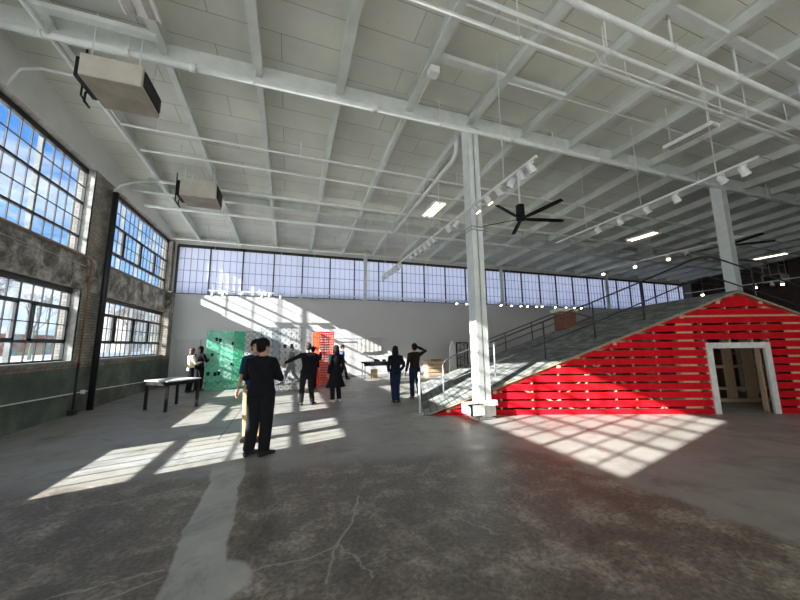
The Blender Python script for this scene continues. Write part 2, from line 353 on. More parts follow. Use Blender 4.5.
# roof deck, sloping down to the back wall
y0, y1 = YF-.5, YB+.5
c = MB(); c.prism([(y0,deck(y0)),(6.25,deck(6.25)),(y1,deck(y1)),(y1,deck(y1)+.3),(6.25,deck(6.25)+.3),(y0,deck(y0)+.3)], XW-.6, XR+.6, lambda u,v,w: V(w,u,v))
tag(c.build('ceiling', M['ceiling']), 'white painted plank roof deck', kind='structure')
def wall_with_holes(name, axis, p0, p1, a0, a1, ztop, holes, mat, label):
    # axis 'x': wall in plane x (thickness p0..p1), running along y from a0 to a1; holes (b0,b1,z0,z1)
    ys = sorted({a0, a1, *[h[0] for h in holes], *[h[1] for h in holes]}); mb = MB()
    for i in range(len(ys)-1):
        b0, b1 = ys[i], ys[i+1]; mid = (b0+b1)/2
        hs = sorted([(h[2],h[3]) for h in holes if h[0] <= mid <= h[1]]); z = 0; t = ztop(mid) if callable(ztop) else ztop
        t = max(ztop(b0), ztop(b1)) if callable(ztop) else ztop
        for (h0, h1) in hs + [(t, t)]:
            if h0 > z + 1e-6:
                if axis == 'x': mb.box((p0,b0,z),(p1,b1,h0))
                else: mb.box((b0,p0,z),(b1,p1,h0))
            z = h1
    return tag(mb.build(name, mat), label, kind='structure')
UP = (3.98, 6.34); LO = (1.31, 3.11)
LH = [(-8.4,-2.4,3.98,6.34),(-8.4,-2.4,1.0,3.11),(.5,5.9,4.25,6.62),(7.0,10.08,*UP),(11.0,16.0,*UP),(4.05,5.9,1.16,3.11),(7.0,10.08,*LO),(11.0,16.0,*LO)]  # first two holes, out of view, are added for more bounced sun
wall_with_holes('wall_left','x', XW-.4, XW, YF-.4, YB+.4, lambda y: deck(y)+.05, LH, M['brickwall'], 'old brick window wall with dark green dado')
# back wall: white drywall below, frosted clerestory, painted band above
CZ0, CZ1 = 3.99, 6.22
mb = MB().box((XW,YB,0),(XR+.4,YB+.4,CZ0)); tag(mb.build('wall_back', M['drywall']), 'long white gallery wall below the clerestory', kind='structure')
mb = MB().box((XW,YB,CZ1),(XR+.4,YB+.4,deck(YB)+.05)).box((XR-.5,YB,CZ0),(XR+.4,YB+.4,CZ1)).box((XW,YB,CZ0),(-4.93,YB+.4,CZ1)); tag(mb.build('trim_1', M['upperwall']), 'painted header band above the clerestory', kind='structure')
RH = []
wall_with_holes('wall_right','x', XR, XR+.4, YF-.4, YB+.4, lambda y: deck(y)+.05, RH, M['brick_dark'], 'dark brown brick end wall')
FH = [(x, x+6.0, .15, 7.3) for x in (-4.6, 1.8)]  # unseen openings added to let ambient light into the hall
wall_with_holes('wall_front','y', YF-.4, YF, XW, XR, lambda x: deck(YF)+.05, FH, M['drywall'], 'wall behind the viewer')
# corner pier at the end of the clerestory, cornice strip on the left wall
mb = MB().box((XR-1.6,YB-.6,0),(XR-.5,YB,deck(YB)+.02)); tag(mb.build('trim_2', plain('grey_brown_plaster',(.13,.12,.11),.8)), 'grey brown corner pier at right end of the clerestory', kind='structure')
mb = MB().box((XW,YB-.5,0),(XW+.16,YB,4.0)); tag(mb.build('trim_3', M['brickwall']), 'brick pilaster in the left back corner', kind='structure')
mb = MB().box((XW-.02,YB-.03,0),(XR,YB,.09)); tag(mb.build('baseboard_back', plain('grey_base',(.28,.28,.28),.7)), 'thin grey baseboard under the gallery wall', kind='structure')
for i,(a,b) in enumerate(((7.0,10.08),(11.0,16.0))):
    mb = MB().box((XW-.2,a,LO[0]-.07),(XW+.05,b,LO[0]+.01)); tag(mb.build('trim_%d'%(4+i), plain('worn_stone_sill',(.20,.20,.18),.75,var=.25)), 'worn stone sill under the lower windows', kind='structure')
    mb = MB().box((XW-.2,a,UP[0]-.06),(XW+.04,b,UP[0]+.01)); tag(mb.build('trim_%d'%(6+i), plain('grey_stone_sill',(.22,.22,.21),.75,var=.25)), 'grey stone sill under the upper windows', kind='structure')

# ------------------------------------------------------------------ steel windows
XG = XW - .2
def steel_window(idx, y0, y1, z0, z1, nsub, ncol, nrow, sash, openings, label, bw=.009):
    r = struct_empty('window_%d'%idx, label); r.location = (XG, y0, z0); W = y1-y0; H = z1-z0; fr = MB(); t = .05
    fr.box((-.03,0,0),(.03,t,H)); fr.box((-.03,W-t,0),(.03,W,H)); fr.box((-.03,0,0),(.03,W,t)); fr.box((-.03,0,H-.13),(.05,W,H))
    rh = (H-.13)/nrow; zs = [.05+rh*k for k in range(nrow+1)]
    for k in (sash[0], sash[1]): fr.box((-.025,0,zs[k]-.028),(.03,W,zs[k]+.028))
    fr.build('window_frame', M['steel_dark'], r)
    sw = W/nsub
    for s in range(nsub):
        a = s*sw; b = a+sw
        if s: MB().box((-.09,a-.03,0),(-.0,a+.03,H)).build('mullion', M['mull'], r)
        bars = MB(); pw = (sw-.07)/ncol
        for k in range(1,ncol): yy = a+.035+pw*k; bars.box((-.012,yy-bw,.04),(.012,yy+bw,H-.04))
        for k in range(1,nrow):
            if k not in sash: bars.box((-.012,a+.03,zs[k]-bw-.001),(.012,b-.03,zs[k]+bw+.001))
        bars.build('glazing_bars', M['steel_dark'], r)
        gl = MB().box((-.006,a+.03,.04),(-.002,b-.03,H-.06)); gl.build('glass', M['glass'], r)
        if openings[s]:
            sf = MB(); sa, sb = a+.05+openings[s][0]*pw, b-.05-openings[s][1]*pw; h0, h1 = zs[sash[0]]+.02, zs[sash[1]]-.02
            sw_ = .06 if z1 < 4 else .03; sf.box((0,sa,h0),(.045,sa+sw_,h1)); sf.box((0,sb-sw_,h0),(.045,sb,h1)); sf.box((0,sa,h0),(.045,sb,h0+.04)); sf.box((0,sa,h1-.04),(.045,sb,h1))
            sf.build('sash', M['steel_dark'], r)
    return r
N0 = (0,0)
steel_window(1, 7.0, 10.08, *UP, 2, 5, 5, (1,3), [None,None], 'upper multi pane steel window showing blue sky, left of the brick pier')
steel_window(2, 11.0, 16.0, *UP, 4, 4, 5, (1,3), [N0]*4, 'upper multi pane steel window near the back corner')
steel_window(3, 7.0, 10.08, *LO, 2, 5, 4, (1,3), [(0,0),(1,0)], 'lower multi pane steel window left of the brick pier')
steel_window(4, 11.0, 16.0, *LO, 4, 4, 4, (1,3), [N0]*4, 'lower multi pane steel window near the back corner')
steel_window(13, -8.4,-2.4, 3.98, 6.34, 4, 4, 5, (1,3), [None]*4, 'added upper steel window behind the viewer, for sun bounce')  # this and the next window are added, unseen, for sun bounce
steel_window(14, -8.4,-2.4, 1.0, 3.11, 4, 4, 4, (1,3), [None]*4, 'added lower steel window behind the viewer, for sun bounce')
steel_window(5, .5, 5.9, 4.25, 6.62, 4, 3, 6, (2,4), [None]*4, 'upper steel window beside the viewer', .022)
steel_window(6, 4.05, 5.9, 1.16, 3.11, 1, 6, 4, (1,3), [N0], 'lower steel window beside the viewer', .013)
for k,(a,b,z0,z1) in enumerate(FH):
    r = struct_empty('window_%d'%(8+k), 'added tall window behind the viewer, for ambient light'); fr = MB()
    for q in range(5): x = a+(b-a)*q/4; fr.box((x-.03,YF-.25,z0),(x+.03,YF-.17,z1))
    for q in range(5): z = z0+(z1-z0)*q/4; fr.box((a,YF-.25,z-.03),(b,YF-.17,z+.03))
    fr.build('window_frame', M['steel_dark'], r); MB().box((a,YF-.22,z0),(b,YF-.215,z1)).build('glass', M['glass'], r)
# clerestory: black posts every 1.4 m, frosted panels between
cl = struct_empty('window_7', 'long frosted clerestory window band with black posts')
MX = [-4.91,-3.62,-2.24,-.86,.49,1.87,3.15,4.5,5.87,7.22,8.58,9.95,11.39,12.84,14.13,15.6,17.0,18.5,19.92,21.4,22.8,24.2,25.6,27.0,28.4,29.9,XR-.5]
fr = MB().box((-4.93,YB-.05,CZ1-.07),(XR-.5,YB+.1,CZ1+.05)).box((-4.93,YB-.02,CZ0),(XR-.5,YB+.1,CZ0+.03)).box((-4.95,YB-.06,CZ0),(-4.88,YB+.1,CZ1)); fr.build('window_frame', M['steel_dark'], cl)
for k in range(len(MX)-1):
    a, b = MX[k], MX[k+1]
    if k: MB().box((a-.022,YB-.05,CZ0),(a+.022,YB+.08,CZ1)).build('mullion', M['steel_dark'], cl)
    MB().box((a+.02,YB+.04,CZ0+.02),(b-.02,YB+.05,CZ1-.05)).build('frosted_panel', M['frosted'], cl)
    bars = MB()
    for q in range(1,5): x = a+(b-a)*q/5; bars.box((x-.007,YB+.01,CZ0+.03),(x+.007,YB+.035,CZ1-.06))
    for q in range(1,4): z = CZ0+(CZ1-CZ0-.05)*q/4; bars.box((a,YB+.008,z-.010),(b,YB+.035,z+.010))
    bars.build('glazing_bars', plain('grey_bar',(.22,.23,.25),.5) if k == 0 else bpy.data.materials['grey_bar'], cl)
tag(MB().box((XW-.19,10.05,UP[0]),(XW+.012,10.085,UP[1])).box((XW-.19,10.05,LO[0]),(XW+.012,10.085,LO[1])).box((XW-.005,10.05,UP[0]),(XW+.012,10.12,UP[1])).box((XW-.005,10.05,LO[0]),(XW+.012,10.13,LO[1])).build('trim_8', plain('pale_jamb_paint',(.30,.31,.29),.7,var=.3,scale=7)), 'pale worn jamb at the right edge of the first windows', kind='structure')
# door in the back wall
d = struct_empty('door_1', 'white flush door in the gallery wall by the left corner'); d.location = (-4.66, YB, 0)
fr = MB().box((-.05,-.04,0),(0,0,1.95)).box((.86,-.04,0),(.91,0,1.95)).box((-.05,-.04,1.88),(.91,0,1.95)); fr.build('door_frame', M['door_white'], d)
MB().box((0,-.02,.01),(.86,0,1.88)).build('door_leaf', M['door_white'], d); MB().box((.76,-.07,.92),(.80,-.02,1.06)).build('door_handle', M['galv'], d)

# ------------------------------------------------------------------ roof steel
def ibeam(mb, p, q, depth, fw, tf=.02, tw=.015):
    # line p-q is the centre of the bottom flange underside
    p = Vector(p); q = Vector(q); up = V(0,0,1)
    mb.beam(p+up*tf/2, q+up*tf/2, fw, tf); mb.beam(p+up*(depth-tf/2), q+up*(depth-tf/2), fw, tf); mb.beam(p+up*depth/2, q+up*depth/2, tw, depth-2*tf)
def yA(x): return 6.32 - .022*(x - 0)  # main girder line
JX = [4.1 + 1.63*k for k in range(-5, 18)]
for k, x in enumerate(JX):
    n = k - 5
    if x > XR-.2: break
    dep = .27
    mb = MB(); ibeam(mb, (x,YF,deck(YF)-dep), (x,6.25,deck(6.25)-dep), dep+.01, .17); ibeam(mb, (x,6.25,deck(6.25)-dep), (x,YB,deck(YB)-dep), dep+.01, .12)
    if n == 0: lab = 'white roof joist running directly over the near white column'
    elif n < 0: lab = 'white roof joist, %s to the left of the near white column' % ORD[-n-1]
    else: lab = 'white roof joist, %s to the right of the near white column' % ORD[n-1]
    tag(mb.build('roof_joist', M['joist_paint']), lab, 'roof joist', 'white steel roof joists')
ga = MB(); ibeam(ga, (XW,yA(XW),6.95), (XR,yA(XR),6.95), deck(yA(14))-6.95+.02, .2); tag(ga.build('roof_girder', M['white_paint']), 'deep white roof girder crossing above the near white column', 'roof girder')
gb = MB(); ibeam(gb, (XW,11.95,6.70), (XR,11.95,6.70), deck(11.95)-6.70+.02, .18); tag(gb.build('roof_girder', M['joist_paint']), 'white roof girder further back, behind the beige heater box', 'roof girder')
# short bridging channels between joists
for (a, b, y, z) in ((2.47,4.1,4.8,7.12),(4.1,5.73,4.8,7.12),(5.73,7.36,2.74,7.12),(7.36,8.99,2.74,7.12),(8.99,10.62,2.74,7.12),(-4.05,-2.42,6.0,7.05)):
    tag(MB().box((a,y-.07,z),(b,y+.07,z+.09)).build('bridging_channel', M['white_paint']),
        {2.47:'short white channel between joists, left of the joist over the near column',4.1:'short white channel between joists, right of the joist over the near column',5.73:'short white channel near the top right, leftmost of three in line',7.36:'short white channel near the top right, middle of three in line',8.99:'short white channel near the top right, rightmost of three in line',-4.05:'thin white channel above the large beige heater box'}[a], 'channel', 'short bridging channels')
# ------------------------------------------------------------------ columns
def column(x, y, z1, w, label, cond=False):
    r = thing('steel_column', label, 'column', (x,y,0))
    h = w/2
    mb = MB().box((-h,-h,0),(h,-h+.02,z1)).box((-h,h-.02,0),(h,h,z1)).box((-.01,-h,0),(.01,h,z1)).box((-h,-h+.02,0),(-h+.012,h-.02,z1)); mb.build('column_shaft', M['col_paint'], r)
    MB().box((-h-.05,-h-.05,0),(h+.05,h+.05,.025)).build('base_plate', M['col_paint'], r)
    MB().box((-h-.03,-h-.03,z1-.02),(h+.03,h+.03,z1)).build('cap_plate', M['col_paint'], r)
    return r
c1 = column(4.10, yA(4.13), 6.95, .29, 'near white steel column with a boxed wooden ledge at its foot')
mb = MB().tube([(.20,.02,.0),(.20,.02,6.2),(.20,.10,6.32),(.20,.4,6.36)], .045, 10); mb.build('conduit', M['pipe_paint'], c1, True)
MB().box((.16,-.03,.0),(.24,.07,.06)).build('conduit_foot', M['pipe_paint'], c1)
mb = MB()
for z in (4.28,4.36): mb.tube([(-.165,-.165,z),(.26,-.165,z),(.26,.165,z),(-.165,.165,z),(-.165,-.165,z)], .014, 6)
mb.build('chain_strap', M['galv'], c1)
# wooden ledge around its foot
MB().box((-.46,-.30,.30),(.20,-.14,.33)).box((-.46,-.30,.12),(-.14,-.27,.30)).box((-.46,-.30,.12),(-.43,.10,.33)).box((-.43,-.28,.30),(-.14,.16,.33)).build('wooden_ledge', M['white_wood'], c1)
MB().box((-.14,-.20,.06),(.21,-.145,.38)).box((-.22,-.24,.34),(.24,-.145,.39)).build('wooden_casing', M['white_wood'], c1)
column(13.9, yA(13.9), 6.95, .30, 'white steel column rising behind the peak of the red barn')
for x, lab in ((3.73,'leftmost pale steel post standing across the clerestory'),(12.5,'second from left pale steel post standing across the clerestory'),(21.7,'rightmost pale steel post standing across the clerestory, above the ramp')):
    t = thing('clerestory_post', lab, 'post', (x,16.24,3.99)); MB().box((-.09,-.10,0),(.09,-.08,2.72)).box((-.09,.0,0),(.09,.02,2.72)).box((-.012,-.08,0),(.012,.0,2.72)).build('post_shaft', M['col_paint'], t); MB().box((-.11,-.12,0),(.11,.06,.02)).build('foot_plate', M['col_paint'], t)
# columns and wall piers in the frame's dark right end are the right wall itself

# ------------------------------------------------------------------ pipes
def pipe(name, pts, r, label, cat='pipe', mat='pipe_paint', hang=(), hr=.012, grp=None, couple=()):
    t = thing(name, label, cat, pts[0], 0, grp); o = Vector(pts[0]); P = [Vector(p)-o for p in pts]
    MB().tube(P, r, 10).build('pipe_run', M[mat], t, True)
    for h in hang:
        h = Vector(h)
        q = MB().cyl(h-o, V(h.x,h.y,deck(h.y)+.01)-o, hr, 6).cyl(h-o-V(.02,0,0), h-o+V(.02,0,0), r*1.35, 10); q.build('hanger', M[mat], t)
    for h in couple:
        h = Vector(h)-o; MB().cyl(h-V(.06,0,0), h+V(.06,0,0), r*1.4, 10).build('coupling', M[mat], t, True)
    return t
yp = lambda x: 6.36 - .022*x - .2
pipe('sprinkler_main', [(-4.75,yp(-4.75),6.83),(XR,yp(XR),6.83)], .055, 'thick white sprinkler main running under the near roof girder', 'pipe', hang=[(x,yp(x),6.83) for x in (-4.1,-2.9,-.85,3.2,6.6,9.4,12.6,16.5,20.5,25)], hr=.016, couple=[(x,yp(x),6.83) for x in (-1.9,1.6,5.2,8.2,11)])
pipe('sprinkler_branch', [(-4.5,3.62,6.60),(XR,3.50,6.60)], .030, 'thin white pipe crossing the ceiling, lowest of the group at top right', hang=[(x,3.58,6.6) for x in (3.4,5.9,8.9,12.6,17)])
pipe('sprinkler_branch', [(-4.5,3.30,6.60),(XR,3.22,6.60)], .034, 'white pipe crossing the ceiling, second of the group at top right', hang=[(x,3.28,6.6) for x in (5.0,7.6,10.8,15)])
pipe('sprinkler_branch', [(-4.5,2.86,6.60),(XR,2.90,6.60)], .050, 'thickest white pipe crossing the top right corner of the ceiling', hang=[(x,2.87,6.6) for x in (6.0,7.9,10.3,14)], hr=.022)
pipe('conduit_run', [(2.3,3.42,6.62),(4.85,3.40,6.64),(5.05,3.46,6.54),(5.35,3.46,6.54),(9.7,3.42,6.54),(XR,3.4,6.54)], .017, 'thin kinked white conduit between the pipes at top right', 'conduit', hang=[(5.2,3.46,6.54),(9.5,3.42,6.54)])
pipe('conduit_run', [(4.1,4.72,6.98),(9.0,4.6,6.98),(15,4.5,6.98)], .011, 'very thin white conduit running right from the joist over the near column', 'conduit')
pipe('sprinkler_branch', [(-3.9,8.42,6.80),(XR,8.5,6.80)], .026, 'thin white pipe, first behind the near roof girder', hang=[(x,8.45,6.8) for x in (-3.2,.1,5,9.5,14,19)])
pipe('sprinkler_branch', [(-3.9,9.45,6.80),(XR,9.5,6.80)], .028, 'thin white pipe, second behind the near roof girder', hang=[(x,9.47,6.8) for x in (-3.0,1.6,6.5,12,17)])
pipe('sprinkler_branch', [(-4.3,11.10,6.76),(XR,11.15,6.76)], .055, 'white sprinkler main just in front of the further roof girder', hang=[(x,11.12,6.76) for x in (-2.9,3.2,8,13,18,24)])
pipe('sprinkler_branch', [(-4.9,12.6,6.50),(4.6,12.6,6.50),(XR,12.7,6.50)], .06, 'white pipe hung low behind the further roof girder', hang=[(x,12.62,6.5) for x in (-2.5,2.9,7,11,18,24)])
pipe('conduit_run', [(-4.6,14.6,6.0),(XR,14.7,6.0)], .020, 'thin hung conduit nearest the clerestory', 'conduit', hang=[(x,14.62,6.0) for x in (-3.4,-.9,1.9,6,10,15,20,26)])
pipe('sprinkler_feed', [(-4.0,-4,6.93),(-4.0,12.2,6.80)], .05, 'white pipe running away from the viewer beside the left wall', hang=[(-4.0,y,6.93-.008*(y+4)) for y in (5.2,7.6,9.4,11.4)])
pipe('feed_line', [(-5.0,7.1,6.35),(-4.85,7.1,6.72),(-4.55,7.08,6.80),(-3.86,7.1,6.82),(-3.7,7.1,6.72),(-3.62,7.45,6.70),(-3.9,7.5,6.62)], .026, 'bent grey pipe loop between the first window and the beige heater box', 'pipe')
pipe('riser_pipe', [(-5.0,10.9,4.2),(-5.0,10.9,6.2),(-4.9,10.92,6.38),(-4.6,10.98,6.55),(-4.0,11.1,6.76)], .035, 'grey pipe rising beside the window and bending to the ceiling', 'pipe')
pipe('standpipe', [(-4.93,10.84,0),(-4.93,10.84,4.0),(-4.93,10.84,6.1)], .075, 'thick black standpipe on the brick pier', 'pipe', 'black_pipe')
t = thing('copper_pipe', 'copper pipe running along the wall between window rows and down the pier', 'pipe', (-4.98,10.22,0))
MB().tube([(0,0,1.2),(0,0,3.83),(-.01,-.06,3.92),(-.02,-3,4.0-.04),(-.02,-6.5,4.0)], .02, 8).build('pipe_run', M['copper'], t, True)
MB().tube([(0,0,0),(0,0,1.25)], .028, 8).build('pipe_sleeve', M['black_pipe'], t, True); MB().box((-.06,-.08,0),(.06,.08,.12)).build('pipe_foot', M['black_pipe'], t)
tag(MB().tube([(-5.03,2,3.66),(-5.03,10.1,3.72)], .012, 6).build('wall_cable', M['galv']), 'thin pale cable clipped along the grimy band between window rows', 'cable')
tag(MB().tube([(-5.03,2,.60),(-5.03,8.1,.57),(-5.03,10.7,.50),(-5.03,16.2,.30)], .014, 6).build('wall_cable', M['white']), 'white cable running low along the green dado', 'cable')
t = thing('junction_box', 'small white electrical box on the low wall cable beside the standpipe', 'electrical box', (-5.0,10.62,.5)); MB().box((-.05,-.04,-.05),(.02,.04,.05)).build('box_body', M['white'], t)
for (p, lab) in (((2.5,4.95,7.0),'small white sensor box under the joist left of the near column'),):
    t = thing('sensor_box', lab, 'sensor', p); MB().box((-.10,-.09,-.12),(.10,.09,.03)).build('box_body', M['white'], t, bevel=.01); MB().tube([(0,.09,-.05),(.03,.5,.02),(.04,.9,.0),(-.02,1.2,.06)], .008, 6).build('cable', M['white'], t)

pipe('drain_pipe', [(3.97,6.62,6.98),(3.97,6.70,6.62),(3.97,6.85,6.50),(4.05,12.3,6.38)], .065, 'fat white pipe leaving the top of the near white column toward the back wall', hang=[(4.0,8.9,6.46)])
# ------------------------------------------------------------------ heaters
def heater(name, loc, w, dpt, h, label, zt):
    t = thing(name, label, 'heater', loc)
    MB().box((-w/2,-dpt/2,0),(w/2,dpt/2,h)).build('casing', M['beige'], t, bevel=.02)
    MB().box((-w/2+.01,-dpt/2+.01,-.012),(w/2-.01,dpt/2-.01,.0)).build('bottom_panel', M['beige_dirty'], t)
    mb = MB().box((w/2,-dpt/2+.06,.05),(w/2+.01,dpt/2-.06,h-.06)); gr = mb.build('grille', M['black_metal'], t)
    mb = MB()
    for k in range(9): z = .07+(h-.16)*k/8; mb.box((w/2+.008,-dpt/2+.07,z),(w/2+.03,dpt/2-.07,z+.012))
    mb.build('louvres', plain('louvre_grey',(.05,.05,.05),.5) if 'louvre_grey' not in bpy.data.materials else bpy.data.materials['louvre_grey'], gr)
    mb = MB()
    MB().box((-w/2-.10,-dpt/2+.1,.02),(-w/2,dpt/2-.15,h-.02)).build('fan_guard', M['black_metal'], t)
    for sx in (-1,1):
        for sy in (-1,1): MB().cyl((sx*(w/2-.1),sy*(dpt/2-.1),h), (sx*(w/2-.1),sy*(dpt/2-.1),zt-loc[2]), .01, 6).build('hanger', M['white_paint'], t)
    MB().tube([(-w/2-.08,.1,.1),(-w/2-.16,.15,.05),(-w/2-.16,.15,-.12),(-w/2-.16,.3,-.12),(-w/2-.30,.3,.1),(-w/2-.30,.3,zt-loc[2])], .018, 6).build('gas_line', M['black_metal'], t, True)
    return t
heater('unit_heater', (-2.98,6.36,6.04), .86, .80, .40, 'large beige unit heater hanging near the left windows, closest to the viewer', deck(6.5)-.01)
heater('unit_heater', (-2.72,10.6,6.02), .95, .80, .50, 'beige unit heater hanging under the further roof girder', deck(11)-.01)
t = heater('unit_heater', (29.5,10.7,5.3), 1.0, .9, .5, 'small grey heater box with a black grille high by the dark brick wall', deck(10.7)-.01); t.rotation_euler[2] = PI
# ------------------------------------------------------------------ lamps
def strip_light(loc, on, label, ln=1.0, wd=.36):
    t = thing('strip_light', label, 'ceiling light', loc); top = deck(loc[1])-loc[2]
    MB().box((-wd/2,-ln/2,.0),(wd/2,ln/2,.05)).box((-wd/2,-ln/2,-.035),(-wd/2+.03,ln/2,0)).box((wd/2-.03,-ln/2,-.035),(wd/2,ln/2,0)).build('housing', M['white'], t)
    for s in (-1,1): MB().box((s*wd/4-.045,-ln/2+.03,-.03),(s*wd/4+.045,ln/2-.03,-.001)).build('lamp_tube', M['tube_on'] if on else M['tube_off'], t)
    for s in (-1,1): MB().cyl((0,s*ln*.4,.05),(0,s*ln*.4,top+.01),.006,5).build('hanger', M['white_paint'], t)
    return t
strip_light((4.60,9.45,6.30), True, 'lit twin tube ceiling light left of the near white column', 1.15, .44)
strip_light((14.75,9.15,6.30), True, 'lit ceiling light strip between the fans', 1.15, .44)
strip_light((25.3,9.25,6.30), True, 'lit ceiling light strip at the far right', 1.3, .44)
strip_light((8.6,4.05,6.30), False, 'unlit ceiling light strip hanging above the second light track', .95, .30)
strip_light((-2.45,5.3,6.98), False, 'unlit light fixture at the top left edge of the ceiling', .5, .5)
def spot_proto():
    t = thing('track_spotlight', 'white spotlight', 'spotlight', (0,0,0), 0)
    MB().box((-.02,-.06,-.04),(.02,.06,0)).build('adapter', M['white'], t)
    y = MB().box((-.095,-.014,-.17),(-.083,.014,-.05)).box((.083,-.014,-.17),(.095,.014,-.05)).box((-.095,-.014,-.062),(.095,.014,-.045)).cyl((0,0,-.05),(0,0,-.035),.012,6); y.build('yoke', M['white'], t)
    a = V(.45,-.25,-.78).normalized(); c = V(0,0,-.15)
    b = MB().loft([c-a*.11,c-a*.095,c-a*.03,c-a*.025,c+a*.06,c+a*.065,c+a*.105],[.045,.066,.066,.074,.074,.084,.084],14); b.build('lamp_body', M['white'], t, True)
    MB().loft([c+a*.103,c+a*.109],[.07,.07],14).build('lens', M['lens_off'], t)
    return t
SP = [None]
def spot(x, y, z, lab, rz=0, lens=None, sc=1.0, grp=None):
    if SP[0] is None: SP[0] = spot_proto(); t = SP[0]
    else: t = dup(SP[0], (0,0,0))
    t.location = (x,y,z); t.rotation_euler = (0,0,rz); t['label'] = lab; t.scale = (sc*.78,)*3
    if 'group' in t.keys(): del t['group']
    if grp: t['group'] = grp
    if lens:
        for ch in t.children:
            if ch.name.startswith('lens'):
                ch.data = ch.data.copy(); ch.data.materials[0] = M[lens]
    return t
def track(p, q, label, rods, sup=None):
    t = thing('light_track', label, 'light track', p); o = Vector(p)
    MB().beam(V(0,0,.02), Vector(q)-o+V(0,0,.02), .04, .045).build('rail', M['white'], t)
    for h in rods:
        h = Vector(h); top = sup if sup else deck(h.y)+.01
        MB().cyl(h-o+V(0,0,.03), V(h.x,h.y,top)-o, .007, 5).build('hanger', M['white_paint'], t)
    return t
TZ = 4.62
track((3.70,3.72,TZ),(3.78,13.2,TZ),'long white light track passing in front of the near column', [(3.70,4.55,TZ),(3.72,7.3,TZ),(3.75,9.8,TZ),(3.77,12.5,TZ)])
ys = [3.86,4.10,4.36,4.72,5.08,5.52,6.40,6.80,7.7,8.0,8.3,8.65,9.05,9.5,10.6,10.95,11.3,11.7,12.1,12.6,13.0]
for i, y in enumerate(ys):
    rot = [.3,.5,2.6,.4,.2,.1,2.9,.3,-.2,.2,.3,-.1,.2,0,.1,-.2,.3,0,.2,.1,0][i]
    e = ORD[i] if i < 20 else 'last'
    spot(3.70+.008*(y-3.7), y, TZ, ('lit warm ' if i in (4,5) else 'white ')+'spotlight, %s from the near end of the long light track' % e, rot, 'lens_warm' if i in (4,5) else None, 1.0, 'spotlights on the long light track')
T2 = 5.08
track((8.35,2.95,T2),(8.75,8.2,T2),'second light track, running between the two white columns', [(8.38,3.6,T2),(8.5,5.2,T2),(8.62,6.9,T2)])
for i, y in enumerate([3.2,3.55,4.42,5.1,5.85,6.55]):
    spot(8.37+.076*(y-2.95), y, T2, 'white spotlight, %s from the near end of the second light track' % ORD[i], .3*((-1)**i), None, 1.15, 'spotlights on the second light track')
T3 = 5.35
track((15.35,5.6,T3),(15.4,13.0,T3),'third light track, above the roof of the barn', [(15.35,6.5,T3),(15.37,9.2,T3),(15.38,12,T3)])
for i, y in enumerate([6.6,7.9,8.6,10.0,11.6]):
    spot(15.36, y, T3, 'lit spotlight, %s from the near end of the third light track' % ORD[i], -1.9, 'lens_on' if i > 1 else 'lens_off', 1.2, 'spotlights on the third light track')
T4 = 4.85
track((24.9,6.6,T4),(25.6,13.6,T4),'fourth light track, low in front of the dark brick wall', [(25,7.2,T4),(25.2,9.6,T4),(25.4,12.5,T4)])
for i, (y, L_) in enumerate([(7.9,'lens_on'),(8.9,'lens_on'),(9.3,'lens_off'),(10.0,'lens_on'),(12.6,'lens_on')]):
    spot(24.9+.1*(y-6.6), y, T4, 'spotlight, %s from the near end of the low track by the dark brick wall' % ORD[i], -2.2, L_, 1.3, 'spotlights by the dark brick wall')
# tracks along the gallery wall
GZ = 4.05; GY = 15.55
track((-3.5,GY,GZ),(-.35,GY,GZ),'short light track above the green screen on the gallery wall', [(-3.3,GY,GZ),(-.5,GY,GZ)])
for i, x in enumerate([-3.26,-2.84,-2.1,-1.25,-.95,-.45]):
    spot(x, GY, GZ, 'white spotlight, %s from left on the short track above the green screen' % ORD[i], 2.6, None, 1.0, 'spotlights above the green screen')
track((.2,GY,GZ-.01),(20.5,GY,GZ-.01),'long light track parallel to the gallery wall', [(x,GY,GZ) for x in (1,4.6,7,9.8,12.6,15.4,18.2,20.2)])
xs = [.44,1.1,5.4,6.3,8.86,9.5,11.84,12.6,13.3,13.8,14.5,14.93,16.0,16.89,17.6,18.19]
for i, x in enumerate(xs):
    spot(x, GY, GZ-.01, 'spotlight, %s from left on the long track at the gallery wall' % ORD[i], -1.25, 'lens_on' if x > 8 else None, .95, 'spotlights along the gallery wall')
